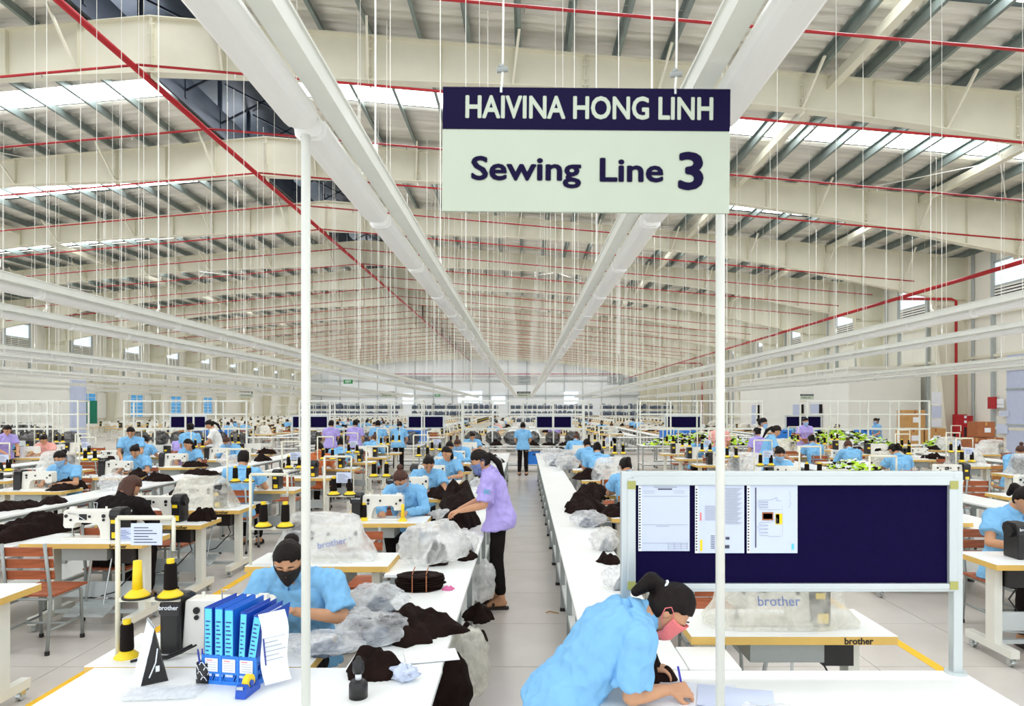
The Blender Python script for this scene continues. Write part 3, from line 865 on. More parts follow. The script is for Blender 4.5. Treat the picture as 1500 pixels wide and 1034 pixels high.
def notice_board(W=1.5, z0=1.07, z1=1.615, foot=.71, detail=2):
    r = MB().bb(-W / 2 + .03, W / 2 - .03, -.008, .008, z0 + .02, z1 - .03).build('notice_board', 'navy')
    fr = MB()
    for a, b in ((z1 - .05, z1), (z0, z0 + .03)):
        fr.bb(-W / 2, W / 2, -.02, .02, a, b)
        fr.bb(-W / 2 + .03, W / 2 - .03, -.027, -.008, a - .012 if a > 1.2 else a + .012, b - .022 if a > 1.2 else b + .008)
    for s in (-1, 1): fr.bb(s * (W / 2 - .024) - .019, s * (W / 2 - .024) + .019, -.026, .01, z0 + .01, z1 - .03)
    fr.build('frame', 'aluminium', r, bevel=.004 if detail > 1 else 0)
    lm = MB().bb(-.021, .021, -.022, .022, foot, z1).mesh('post', 'aluminium')
    for s in (-1, 1):
        l = link('post', lm, r, (s * (W / 2), .0, 0), bevel=.005 if detail > 1 else 0)
        if detail > 1: MB().cyl((0, 0, foot), (0, 0, foot + .012), .045, n=18).build('foot_plate', 'aluminium', l)
    if detail > 1:
        c = MB().bb(-.018, .018, -.03, -.02, -.018, .018).mesh('corner_cap', mat('corner_olive', (170, 170, 96), .5))
        for s in (-1, 1):
            for z in (z1 - .06, z0 + .03): link('corner_cap', c, r, (s * (W / 2 - .024), 0, z))
    return r
def hall_sign(w=.88, h=.38, line='Sewing Line 3', detail=True):
    r = MB().bb(-w / 2, w / 2, -.006, .006, -h / 2, h / 2).build('hanging_sign', 'sign_cream')
    hb = h * .34
    MB().bb(-w / 2, w / 2, -.0075, .0075, h / 2 - hb, h / 2).build('header_band', 'sign_navy', r)
    def put(s, size, x, z, m, b, w_to):
        o = lettering(s, size, m, r, (x, -.0078, z), bold=b, depth=.0003)
        ww = max(v.co.x for v in o.data.vertices) - min(v.co.x for v in o.data.vertices); o.scale[0] = w_to / ww
        return o
    put('HAIVINA HONG LINH', .095 * w / .88, .01 * w, h / 2 - hb / 2, 'sign_cream', .0024, .861 * w)
    if line:
        put('Sewing', .1 * w / .88, -.21 * w, -.165 * h, 'sign_navy', .0026, .383 * w)
        put('Line', .1 * w / .88, .156 * w, -.17 * h, 'sign_navy', .0026, .222 * w) if 'Line' in line else None
        if '3' in line: put('3', .155 * w / .88, .366 * w, -.18 * h, 'sign_navy', .0048, .089 * w)
    return r
# ---------------------------------------------------------------- people
def headm(c, pitch=0, yaw=0, roll=0):   # head-local: x left, -y face, z up
    m = Matrix.Rotation(R(yaw), 4, 'Z') @ Matrix.Rotation(R(pitch), 4, 'X') @ Matrix.Rotation(R(roll), 4, 'Y')
    m.translation = Vector(c); return m
HX, HY, HZ = .070, .088, .112
def head_pt(d, g=0.):
    x, y, z = d
    q = Vector((x * (HX + g), y * (HY + g), z * (HZ + g)))
    if z < 0:
        q.x *= 1 - .30 * (-z) ** 1.6
        if y > 0: q.y *= 1 - .45 * (-z) ** 1.1
        else: q.y *= 1 - .06 * (-z)
    if z > 0 and y > 0: q.y *= 1.06
    if y < 0: q.y *= 1 - .06 * (1 - abs(x))
    if y < 0 and z < -.25: q.y += .016 * min(1, (-z - .25) / .4) * y / (math.sqrt(max(0, 1 - z * z)) + .12)
    return q
def head_grid(g, n=28, rings=20, fn=None):
    vs = [];
    for i in range(rings + 1):
        t = PI * i / rings
        for k in range(n):
            f = 2 * PI * k / n
            d = (math.sin(t) * math.cos(f), math.sin(t) * math.sin(f), -math.cos(t))
            vs.append(fn(d) if fn else head_pt(d, g))
    fs = [(i * n + k, i * n + (k + 1) % n, (i + 1) * n + (k + 1) % n, (i + 1) * n + k) for i in range(rings) for k in range(n)]
    return vs, fs
def add_head(mb, M4):
    vs, fs = head_grid(0); mb.add(vs, fs, M4)
    mb.add(*MBparts(lambda m: (m.cap((0, -.082, .022), .007, (0, -.096, -.018), .0115, 8), m.ball((0, -.092, -.022), (.017, .012, .010), 10, 7))), T=M4)      # nose
    for s in (-1, 1):
        mb.add(*MBparts(lambda m: m.ball((s * .073, .012, -.005), (.009, .019, .030), 8, 7)), T=M4)   # ears
        mb.add(*MBparts(lambda m: m.ball((s * .030, -.074, .012), (.016, .011, .009), 8, 6)), T=M4)   # eyelids
    mb.add(*MBparts(lambda m: m.ball((0, -.078, -.062), (.022, .010, .009), 8, 6)), T=M4)             # lips
    mb.add(*MBparts(lambda m: m.ball((0, -.066, -.092), (.022, .018, .016), 8, 6)), T=M4)             # chin
def MBparts(fn):
    m = MB(); fn(m); return m.v, m.f
def hair_mesh(M4, style='bun', vox=.006, name='hair', m='hair'):
    def f(d):
        x, y, z = d
        p = head_pt(d, .012 + .004 * noise.noise(Vector(d) * 5))
        face = (y < -.18 and z < .52 - .25 * abs(x)) or (y < .1 and z < -.15) or z < -.55
        if face: p = head_pt(d, -.022)
        elif y > 0 and z < -.1: p.y += .006
        return p
    mb = MB(); vs, fs = head_grid(0, fn=f); mb.add(vs, fs, M4)
    P = lambda *a: M4 @ Vector(a)
    if style == 'bun': mb.add(*MBparts(lambda q: q.ball((0, .115, .045), (.042, .036, .04), 12, 8)), T=M4)
    if style == 'topbun': mb.add(*MBparts(lambda q: q.ball((0, .07, .125), (.036, .036, .03), 12, 8)), T=M4)
    if style == 'short': mb.add(*MBparts(lambda q: q.ball((0, .03, .03), (.079, .07, .095), 14, 10)), T=M4)
    if style == 'tail':
        mb.add(*MBparts(lambda q: (q.ball((0, .1, .02), .026), q.cap((0, .105, .02), .026, (0, .15, -.09), .034), q.cap((0, .15, -.09), .034, (0, .13, -.24), .016))), T=M4)
    if style == 'hightail':
        mb.add(*MBparts(lambda q: (q.ball((0, .095, .035), .024), q.cap((0, .1, .035), .030, (0.0, .135, .02), .038), q.cap((0, .135, .02), .038, (0, .14, -.06), .022))), T=M4)
    if style == 'long':
        
        p = M4 @ V(0, .05, .03); mb.loft([(p, (.075, 0, 0), (0, .05, 0)), (p + V(0, .045, -.1), (.082, 0, 0), (0, .045, 0)), (p + V(0, .075, -.24), (.07, 0, 0), (0, .032, 0)), (p + V(0, .08, -.3), (.045, 0, 0), (0, .02, 0))])
    if style == 'bob':
        mb.add(*MBparts(lambda q: (q.loft([((0, .04, .04), (.082, 0, 0), (0, .055, 0)), ((0, .055, -.08), (.086, 0, 0), (0, .045, 0)), ((0, .06, -.13), (.07, 0, 0), (0, .035, 0))]))), T=M4)
    me = fuse(mb, vox, 2, name); me.materials.append(MATS[m])
    return me
def mask_mesh(M4, m, name='face_mask'):
    mb = MB(); n, rr = 14, 8; vs = []
    for lay in (0.008, .004):
        for i in range(rr + 1):
            z = -.02 - .88 * i / rr
            for k in range(n + 1):
                f = R(-90) + R(-78 + 156 * k / n) * (1 - .15 * i / rr)
                s = math.sqrt(max(0, 1 - z * z)); d = (s * math.cos(f), s * math.sin(f), z)
                p = head_pt(d, lay)
                w = math.exp(-((k - n / 2) / 2.6) ** 2)
                p.y -= w * .017 + (.006 if i > rr * .55 else 0); p.z -= .010 * max(0, i / rr - .6) / .4
                if i == 0: p.z += .022 * w
                vs.append(p)
    q = (rr + 1) * (n + 1); N = n + 1
    fs = []
    for i in range(rr):
        for k in range(n):
            a = i * N + k
            fs += [(a, a + 1, a + N + 1, a + N), (q + a, q + a + N, q + a + N + 1, q + a + 1)]
    for k in range(n):
        fs += [(k, q + k, q + k + 1, k + 1), (rr * N + k, rr * N + k + 1, q + rr * N + k + 1, q + rr * N + k)]
    for i in range(rr):
        fs += [(i * N, (i + 1) * N, q + (i + 1) * N, q + i * N), (i * N + n, q + i * N + n, q + (i + 1) * N + n, (i + 1) * N + n)]
    mb.add(vs, fs, M4)
    for s in (-1, 1):
        t = MB(); t.tube([(s * .069, -.035, -.02), (s * .078, -.005, .012), (s * .084, .022, .022), (s * .083, .034, 0), (s * .078, .02, -.03), (s * .064, -.02, -.06)], .0022, 5)
        mb.add(t.v, t.f, M4)
    return mb.mesh(name, m, smooth=True)
def eyes(M4, parent):
    e = MB(); b = MB()
    for s in (-1, 1):
        e.tube([(s * .017, -.0845, .008), (s * .026, -.0872, .0045), (s * .036, -.0845, .005), (s * .045, -.077, .009)], [.0012, .0026, .0026, .0012], 6)
        b.tube([(s * .014, -.0845, .026), (s * .028, -.0855, .031), (s * .046, -.0755, .026)], [.0025, .0034, .0015], 6)
    e2 = MB().add(e.v, e.f, M4); b2 = MB().add(b.v, b.f, M4)
    e2.build('eyes', 'eye_dark', parent, smooth=True, kind='stuff'); b2.build('eyebrows', 'hair', parent, smooth=True, kind='stuff')
def hand(mb, w, d, n, side, curl=35, k=1., grip=False):
    # w wrist, d towards the fingers, n the way the palm faces, side +1: thumb on d x n
    w, d, n = Vector(w), Vector(d).normalized(), Vector(n).normalized(); n = (n - d * n.dot(d)).normalized(); s = d.cross(n) * side
    L = (.066, .074, .070, .056)
    for i, o in enumerate((.030, .0105, -.009, -.027)):
        kn = w + d * (.082 - .004 * abs(i - 1)) * k + s * o * k
        mb.cap(w + s * o * .55 * k + d * .008, .0135 * k, kn, .0105 * k, 8)
        mb.cap(w + s * o * .4 * k - d * .01 - n * -.004, .0125 * k, kn + n * .003, .0095 * k, 8)
        p = kn; a = R(curl * .8 + i * 5)
        for j, f in enumerate((.45, .32, .25)):
            v = d * math.cos(a) + n * math.sin(a); v = (v + s * (.10 - i * .07)).normalized()
            q = p + v * L[i] * f * k
            mb.cap(p, (.0092 - .0009 * j) * k, q, (.0085 - .0011 * j) * k, 8); p = q
            a += R(curl * (1.1 if grip else .8))
    t0 = w + s * .022 * k + d * .022 * k + n * .006; t1 = t0 + (s * .75 + d * .75 + n * .35).normalized() * .042 * k
    t2 = t1 + (s * .15 + d * 1 + n * .5).normalized() * .032 * k; t3 = t2 + (d * 1 + n * .55 - s * .3).normalized() * .025 * k
    mb.cap(t0, .0145 * k, t1, .011 * k, 8); mb.cap(t1, .0108 * k, t2, .0095 * k, 8); mb.cap(t2, .0095 * k, t3, .0072 * k, 8)
def V(*a): return Vector(a)
def person(J, shirt='blue_cloth', pants='dark_cloth', hair='hair', style='bun', mask=None, vox=.0065, sleeve=.62, seed=0, label=None, group=None, shoes=True, long_sleeve=False, collar=True, curl=30, body_only=False):
    """J: joints in local metres (x = the person's left, -y = the way they face). Returns the body mesh (top-level) with clothing children."""
    b = MB()
    X = V(*J.get('side', (1, 0, 0))).normalized()
    spine = [V(*p) for p in J['spine']]          # pelvis, waist, chest, shoulder line
    wd = J.get('wd', ((.165, .115), (.14, .10), (.165, .115), (.17, .085)))
    def secs(g):
        out = []
        for i, p in enumerate(spine):
            d = (spine[min(i + 1, len(spine) - 1)] - spine[max(i - 1, 0)]).normalized()
            dep = d.cross(X).normalized()
            sx = V(*J['chest_side']).normalized() if 'chest_side' in J and i >= 2 else X
            out.append((p, sx * (wd[i][0] + g), dep * (wd[i][1] + g)))
        return out
    nk = V(*J['neck']); hc = V(*J['head']); M4 = headm(hc, J.get('pitch', 0), J.get('yaw', 0), J.get('roll', 0))
    b.loft(secs(-.02)); b.cap(spine[-1], .075, nk, .056, 12); b.cap(nk - (nk - spine[-1]) * .3, .056, M4 @ V(0, .02, -.055), .05, 12)
    add_head(b, M4)
    for s, c in ((1, 'l'), (-1, 'r')):
        sh, el, wr = V(*J['sh' + c]), V(*J['el' + c]), V(*J['wr' + c])
        b.cap(spine[-1] + (sh - spine[-1]) * .4, .06, sh, .052, 12); b.cap(sh, .048, el, .037, 12); b.cap(el, .038, el + (wr - el) * .35, .036, 12); b.cap(el + (wr - el) * .3, .037, wr, .024, 12)
        hd = V(*J['hd' + c]) if 'hd' + c in J else (wr - el).normalized()
        hn = V(*J['hn' + c]) if 'hn' + c in J else V(0, 0, -1)
        hand(b, wr + hd.normalized() * .012, hd, hn, J.get('ts' + c, s), J.get('curl' + c, curl), .92)
        hp, kn, an = V(*J['hp' + c]), V(*J['kn' + c]), V(*J['an' + c])
        b.cap(hp, .08, kn, .052, 12); b.cap(kn, .052, an, .036, 12)
        fd = V(*J.get('fd' + c, (0, -1, 0))).normalized()
        b.cap(an + fd * -.02 + V(0, 0, -.035), .034, an + fd * .12 + V(0, 0, -.058), .027, 10)
        b.cap(an, .036, an + fd * .1 + V(0, 0, -.05), .03, 10)
    bm = fuse(b, vox, 5, 'person'); bm.materials.append(MATS['skin'])
    o = link('person', bm, label=label, cat='person', group=group)
    # shirt
    t = MB()
    sc = secs(.004)
    if J.get('hem'):
        e = V(*J['hem']); d = (spine[1] - spine[0]).normalized(); dep = d.cross(X).normalized()
        sc[0] = (sc[0][0], sc[0][1] * 1.13, sc[0][2] * 1.2); sc = [(e, X * (wd[0][0] + .04), dep * (wd[0][1] + .045))] + sc
    t.loft(sc, 22)
    top = spine[-1]
    t.cap(top, .088, top + (nk - top) * .62, .066, 14)
    for s, c in ((1, 'l'), (-1, 'r')):
        sh, el, wr = V(*J['sh' + c]), V(*J['el' + c]), V(*J['wr' + c])
        t.cap(top + (sh - top) * .35, .075, sh, .064, 12)
        if long_sleeve:
            t.cap(sh, .064, el, .052, 12); t.cap(el, .052, el + (wr - el) * .9, .037, 12)
        else:
            e = sh + (el - sh) * sleeve; d = (el - sh).normalized()
            q = d.to_track_quat('Z', 'Y').to_matrix().to_4x4(); q.translation = sh
            Ls = (e - sh).length
            t.lathe([(.03, -.06), (.062, -.03), (.066, 0), (.067, Ls * .6), (.075, Ls), (.03, Ls + .001)], 16, q)
    tm = fuse(t, max(vox, .0065), 2, 'shirt'); wrinkle(tm, .024 if vox < .006 else .018, 9, seed, (1.6, 1.3, .9)); tm.materials.append(MATS[shirt])
    link('shirt', tm, o)
    if collar:
        c = MB(); ax = (nk - top).normalized(); dp = ax.cross(X).normalized(); base = top + (nk - top) * .5
        if dp.dot(M4.to_3x3() @ V(0, -1, 0)) < 0: dp = -dp
        n = 26; vs = []
        for r_, h_ in ((.064, .022), (.072, .03), (.098, -.014), (.092, -.018), (.066, .012)):
            for k in range(n + 1):
                f = R(-250 + 320 * k / n)           # gap of 40 degrees at the throat
                fr = max(0, math.sin(f)) ** 3
                tip = .03 * max(0, math.sin(f) - .5) if h_ < 0 else 0
                vs.append(base + X * math.cos(f) * r_ + dp * math.sin(f) * (r_ + .02 * fr) + ax * (h_ - .035 * fr - tip))
        N = n + 1
        c.add(vs, [(i * N + k, i * N + k + 1, ((i + 1) % 5) * N + k + 1, ((i + 1) % 5) * N + k) for i in range(5) for k in range(n)])
        c.build('collar', shirt, o, smooth=True)
    # trousers
    t = MB(); sc = secs(.0)[:1]
    p0 = spine[0]; up = (spine[1] - p0)
    t.loft([(p0 - up * .35, X * .13, up.cross(X).normalized() * .09), (p0, X * .135, up.cross(X).normalized() * .088), (p0 + up * .25, X * .11, up.cross(X).normalized() * .07)], 18)
    for c in 'lr':
        hp, kn, an = V(*J['hp' + c]), V(*J['kn' + c]), V(*J['an' + c])
        t.cap(hp, .078, kn, .062, 14); t.cap(kn, .066, kn + (an - kn) * J.get('cuff', .88), .053, 14)
    pm = fuse(t, max(vox, .008), 3, 'trousers'); wrinkle(pm, .008, 8, seed + 5); pm.materials.append(MATS[pants])
    link('trousers', pm, o)
    if shoes:
        for c in 'lr':
            an = V(*J['an' + c]); fd = V(*J.get('fd' + c, (0, -1, 0))).normalized(); sd = V(-fd.y, fd.x, 0)
            s = MB(); z = an.z - .093
            sole = [an + fd * -.07, an + fd * -.06 + sd * .03, an + fd * .1 + sd * .042, an + fd * .165 + sd * .02, an + fd * .165 - sd * .02, an + fd * .1 - sd * .042, an + fd * -.06 - sd * .03]
            s.prism([(q.x, q.y) for q in sole], z, z + .022, 'z')
            sp = an + fd * .075
            s.tube([sp + sd * .045 + V(0, 0, z + .015 - an.z), sp + sd * .038 + V(0, 0, z + .05 - an.z), sp + V(0, 0, z + .068 - an.z), sp - sd * .038 + V(0, 0, z + .05 - an.z), sp - sd * .045 + V(0, 0, z + .015 - an.z)], .012, 6)
            s.build('sandal', 'sandal', o)
    link('hair', hair_mesh(M4, style, max(.005, vox * .9), m=hair), o)
    eyes(M4, o)
    if mask: link('face_mask', mask_mesh(M4, mask), o)
    return o
SEAT = dict(spine=((0, 0, .53), (0, .0, .70), (0, -.06, .88), (0, -.10, 1.0)), neck=(0, -.135, 1.075), head=(0, -.20, 1.165), pitch=28,
            shl=(.17, -.10, .995), shr=(-.17, -.10, .995), ell=(.24, -.22, .80), elr=(-.24, -.22, .80), wrl=(.12, -.42, .815), wrr=(-.12, -.42, .815),
            hpl=(.085, -.02, .50), hpr=(-.085, -.02, .50), knl=(.11, -.40, .50), knr=(-.11, -.40, .50), anl=(.11, -.36, .095), anr=(-.11, -.36, .095), hem=(0, .0, .46))
def J(base, **k): d = dict(base); d.update(k); return d
STAND = dict(spine=((0, 0, .86), (0, -.0, 1.0), (0, -.02, 1.16), (0, -.02, 1.27)), neck=(0, -.03, 1.345), head=(0, -.06, 1.44), pitch=14,
             shl=(.165, -.02, 1.255), shr=(-.165, -.02, 1.255), ell=(.22, -.06, 1.02), elr=(-.22, -.06, 1.02), wrl=(.17, -.25, .93), wrr=(-.17, -.25, .93),
             hpl=(.085, 0, .82), hpr=(-.085, 0, .82), knl=(.09, -.02, .46), knr=(-.09, -.02, .46), anl=(.10, .02, .095), anr=(-.10, .02, .095), hem=(0, 0, .76))
# ---------------------------------------------------------------- the sewing lines
random.seed(21)
def far_table():
    t = MB(); W, D = 1.04, .47
    t.bb(-W / 2, W / 2, -D / 2, D / 2, TT - .005, TT); t.m = 1; t.bb(-W / 2, W / 2, -D / 2, D / 2, TT - .045, TT - .005); t.m = 2
    for x in (-W / 2 + .12, W / 2 - .12):
        t.bb(x - .03, x + .03, -.05, .05, .1, TT - .045); t.bb(x - .03, x + .03, -.25, .25, .02, .1)
    t.bb(-W / 2 + .12, W / 2 - .12, .05, .07, .2, .34); t.bb(-.2, .18, -.15, .15, TT - .15, TT - .045)
    return t
def far_machine():
    b = MB(); b.prism(MPROF, -.055, .055, 'y'); b.m = 1
    b.prism([(-.09, 0), (.09, 0), (.08, .30), (-.1, .31), (-.09, .2)], .215, .33, 'x'); b.m = 2; b.bb(.24, .31, -.1, .1, .15, .2)
    return b
FTM, FMM = ['laminate', 'edge_yellow', 'table_leg'], ['machine_white', 'machine_black', 'label_yellow']
def far_chair(wood):
    c = MB(); c.bb(-.2, .2, -.2, .2, .435, .455)
    for k in range(3): c.bb(-.2, .2, .185 + k * .013, .2 + k * .013, .575 + k * .092, .645 + k * .092)
    c.m = 1
    for s in (-1, 1):
        c.bar((s * .17, .21, 0), (s * .17, .2, .5), .024, .024); c.bar((s * .17, .2, .5), (s * .165, .24, .86), .022, .022); c.bar((s * .17, -.18, 0), (s * .17, -.17, .43), .024, .024)
    return c.build('wooden_chair', [wood, 'grey_steel'])
def far_cone():
    c = MB(); c.lathe([(.029, .034), (.031, .045), (.028, .15), (.02, .158)], 8); c.m = 1; c.lathe([(.058, 0), (.05, .008), (.022, .035)], 8); c.lathe([(.018, .158), (.015, .18)], 8)
    return c.build('thread_cone', ['thread', 'label_yellow'])
TABLE = {2: Proto(sewing_table(2)), 1: Proto(sewing_table(1)), 0: Proto(far_table().build('sewing_table', FTM))}
MACH = {2: Proto(machine(2)), 1: Proto(machine(1)), 0: Proto(far_machine().build('sewing_machine', FMM))}
CHAIR = {2: Proto(chair(2)), 1: Proto(chair(1)), 0: Proto(far_chair('wood'))}
CHAIRL = {2: Proto(chair(2, 'wood_light')), 1: Proto(chair(1, 'wood_light')), 0: Proto(far_chair('wood_light'))}
CONE = {2: Proto(cone()), 1: Proto(cone(detail=1)), 0: Proto(far_cone())}
STAND_ = {2: Proto(thread_stand()), 1: Proto(thread_stand(detail=1))}
sf = MB(); sf.bar((0, 0, 0), (0, 0, .66), .02, .02); sf.bar((0, 0, .66), (.27, 0, .66), .02, .02); sf.bar((.27, 0, .66), (.27, 0, .5), .018, .018); sf.bb(0, .3, -.04, .04, .26, .275)
STAND_[0] = Proto(sf.build('thread_stand', 'cream_steel'))
COVERS = [Proto(link('plastic_cover', machine_cover(k, m))) for k, m in enumerate(('film', 'film_cream', 'film'))]
GARM = [Proto(link('black_garment', garment(20 + k, .20 + .03 * (k % 3), .15 + .03 * (k % 2), .09 + .03 * (k % 3)))) for k in range(6)]
BAGS = [Proto(link('plastic_bag', blob(30 + k, .20, .16, .09 + .02 * k, .35, m=('film', 'film_clear', 'film_cream')[k % 3]))) for k in range(3)]
DARKBAG = [Proto(link('dark_plastic_bag', blob(40 + k, .27, .2, .2, .2, 'dark_plastic_bag', 'film_dark', sc=2.2))) for k in range(3)]
def card():
    r = MB().bb(-.075, .075, -.002, .002, 0, .105).build('paper_card', 'paper_blue')
    l = MB()
    for k in range(6): l.bb(-.06, .05 - .02 * (k % 3), -.0032, .0032, .012 + k * .014, .016 + k * .014)
    l.build('printed_lines', 'ink', r, kind='stuff')
    return r
CARD = Proto(card())
# people: a few bodies, each used several times with clothes of other colours
for P in MACH.values(): P.root.scale = (.82, .95, .85)
PS = {}
PS['bun'] = Proto(person(SEAT, mask='mask_blue', style='bun', seed=1))
PS['tail'] = Proto(person(J(SEAT, head=(.02, -.22, 1.15), pitch=36, yaw=12, elr=(-.26, -.2, .80), wrr=(-.16, -.44, .80), wrl=(.06, -.45, .81)), mask=None, style='hightail', seed=2))
PS['top'] = Proto(person(J(SEAT, head=(-.02, -.24, 1.13), pitch=42, yaw=-16, neck=(0, -.15, 1.065), wrl=(.08, -.46, .81), wrr=(-.18, -.45, .81)), mask='mask_blue', style='topbun', seed=3, long_sleeve=True))
PS['bob'] = Proto(person(J(SEAT, head=(.0, -.19, 1.17), pitch=24, yaw=-22, spine=((0, 0, .53), (0, .01, .70), (0, -.04, .88), (0, -.07, 1.0)), neck=(0, -.11, 1.08)), mask=None, style='bob', seed=4))
PS['long'] = Proto(person(J(SEAT, head=(-.03, -.2, 1.14), pitch=38, yaw=-32, roll=0), style='long', long_sleeve=True, seed=11, hair='hair_brown', collar=False))
PS['man'] = Proto(person(J(SEAT, pitch=20, spine=((0, 0, .53), (0, .0, .72), (0, -.04, .91), (0, -.07, 1.04)), neck=(0, -.09, 1.11), head=(0, -.14, 1.21), shl=(.19, -.07, 1.03), shr=(-.19, -.07, 1.03), ell=(.29, -.16, .82), elr=(-.29, -.16, .82), wd=((.165, .115), (.155, .105), (.185, .12), (.185, .085))), style='short', seed=12))
PS['stand'] = Proto(person(STAND, style='bun', mask='mask_blue', seed=5))
PS['stand2'] = Proto(person(J(STAND, spine=((0, .02, .86), (0, 0, 1.0), (0, -.06, 1.15), (0, -.09, 1.25)), neck=(0, -.13, 1.32), head=(0, -.18, 1.41), pitch=34, shl=(.165, -.09, 1.235), shr=(-.165, -.09, 1.235),
                                 ell=(.2, -.2, 1.0), elr=(-.22, -.16, 1.0), wrl=(.1, -.42, .90), wrr=(-.12, -.40, .88)), style='tail', seed=6))
CLOTH = {'blue': 'blue_cloth', 'lavender': 'lavender_cloth', 'white': 'white_cloth', 'black': 'dark_cloth', 'pink': 'pink_cloth', 'rust': 'rust_cloth'}
CNAME = {'blue': 'light blue shirt', 'lavender': 'lavender shirt', 'white': 'white shirt', 'black': 'black top', 'pink': 'pink shirt', 'rust': 'rust-brown shirt'}
MASKC = ('mask_blue', 'mask_black', 'mask_pink', 'paper')
def put_person(kind, loc, rz, shirt='blue', label=None, group=None, hair=None, mask=None):
    o = PS[kind].put(loc, rz, label, group)
    t = {'shirt': CLOTH[shirt], 'collar': CLOTH[shirt]}
    if hair: t['hair'] = hair
    if mask: t['face_mask'] = mask
    recolour(o, t)
    return o
LINES = {'C': (-.04, 'the centre line'), 'L1': (-5.35, 'the first line leftward'), 'L2': (-10.15, 'the second line leftward'), 'L3': (-15.2, 'the third line leftward'), 'L4': (-20.3, 'the fourth line leftward'),
         'L5': (-25.4, 'the fifth line leftward'), 'R1': (5.3, 'the first line rightward'), 'R2': (10.3, 'the second line rightward')}
def det(x, y):
    if y < 9.6: return 2
    return 1 if y < 15.5 and abs(x) < 11 else 0
def station(line, side, yf, n, who=None, shirt='blue', cover=False, chair_=True, stand=None, rag=None, light=False, d=None, hair=None, mask=None, blk='', xw=None, pdx=0.):
    c, nm = LINES[line]
    x = c + side * 1.47 if xw is None else xw
    y = yf + .235
    if d is None: d = det(x, y)
    rz = 0 if side > 0 else PI
    row = '%s row, %s%s' % ('right' if side > 0 else 'left', nm.replace('the ', ''), blk)
    fx = 1 if side > 0 else -1
    T = lambda lx, ly: (x + fx * lx, y + fx * ly)
    w = ordw(n)
    TABLE[d].put((x, y, 0), rz, 'white sewing table with yellow edge, %s in %s' % (w, row), 'sewing tables in the lines')
    mx = T(-.02, .0)
    MACH[d].put((*mx, TT), rz, 'white sewing machine with black motor, %s in %s' % (w, row), 'sewing machines in the lines')
    if cover: COVERS[n % 3].put((*T(-.0, 0), TT), rz, 'plastic cover over %s sewing machine, %s' % (w, row), 'plastic machine covers')
    if stand is None: stand = (n % 3 != 2)
    if stand and (d > 0 or not blk):
        sx, sy = T(.20, .185) if side > 0 else T(.495, .185)
        STAND_[d].put((sx, sy, TT), 0, 'cream thread stand with two plates, %s table, %s' % (w, row), 'thread stands')
        for k, (a, b, z) in enumerate(CONE_SPOTS):
            CONE[d].put((sx + a, sy + b, TT + z), 0, '%s black thread cone, %s stand, %s' % (('first', 'second')[k], w, row), 'black thread cones')
        if n % 2 and d > 0: CARD.put((sx + .2, sy - .02, TT + .40), 0, 'printed card on %s thread stand, %s' % (w, row), 'printed cards on thread stands')
    elif stand:
        for k, (a, b) in enumerate(((.36, .16), (.46, .16))):
            CONE[0].put((*T(a, b), TT), 0, '%s black thread cone, %s table, %s' % (('first', 'second')[k], w, row), 'black thread cones')
    if chair_:
        cy = -.235 - .36 if who else -.235 - .30
        (CHAIRL if light else CHAIR)[d].put((*T(-.08, cy), 0), rz + PI, 'wooden slat chair at %s table, %s' % (w, row), 'wooden chairs in the lines')
    if who:
        put_person(who, (*T(-.1 - pdx, -.235 - .335), 0), rz + PI, shirt, 'person in %s sewing, %s table, %s' % (CNAME[shirt], w, row), 'seated sewing workers', hair, mask)
    if rag is None: rag = (n + (side > 0)) % 2 == 0
    if rag: GARM[(n * 2 + (side > 0)) % 6].put((*T(-.40, .02), TT), n * 1.3, 'black garment pieces on %s table, %s' % (w, row), 'black garments on sewing tables')
WT = {}
def long_tables(line, side, y0, y1, w=.44, blk='', L=1.88, off=None):
    c, nm = LINES[line]
    x = c + side * (.34 + w / 2) if off is None else c + side * off
    k = 0; y = y0
    while y + L <= y1 + .5:
        key = (w, L)
        if key not in WT: WT[key] = Proto(work_table(w, L - .004))
        WT[key].put((x, y + L / 2, 0), 0, 'long white work table, %s unit, %s side of %s%s' % (ordw(k + 1), 'left' if side < 0 else 'right', nm, blk), 'long white line tables')
        y += L; k += 1
kinds = ['bun', 'tail', 'top', 'bob']
# centre line
long_tables('C', -1, 3.14, 19.5); long_tables('C', 1, 3.12, 19.5, .45)
station('C', -1, 4.95, 2, cover=True, stand=True, rag=False, light=False)
station('C', -1, 6.80, 3, 'top', rag=False, stand=True, hair='hair_brown', pdx=.1)
station('C', -1, 8.62, 4, 'tail', rag=True, light=True, pdx=.1)
station('C', -1, 10.45, 5, 'bob', light=True, pdx=.15)
station('C', -1, 12.3, 6, 'bun'); station('C', -1, 14.1, 7, 'top'); station('C', -1, 15.9, 8, None); station('C', -1, 17.7, 9, 'tail')
station('C', 1, 3.43, 1, cover=True, chair_=False, stand=False, rag=False, xw=1.36)
station('C', 1, 5.3, 2, None, stand=False); station('C', 1, 7.1, 3, None, cover=True, stand=False); station('C', 1, 8.95, 4, 'tail', light=True, stand=False, rag=False)
station('C', 1, 10.8, 5, None, cover=True); station('C', 1, 12.6, 6, 'bun', light=True); station('C', 1, 14.4, 7, 'tail'); station('C', 1, 16.2, 8, None); station('C', 1, 17.8, 9, 'top')
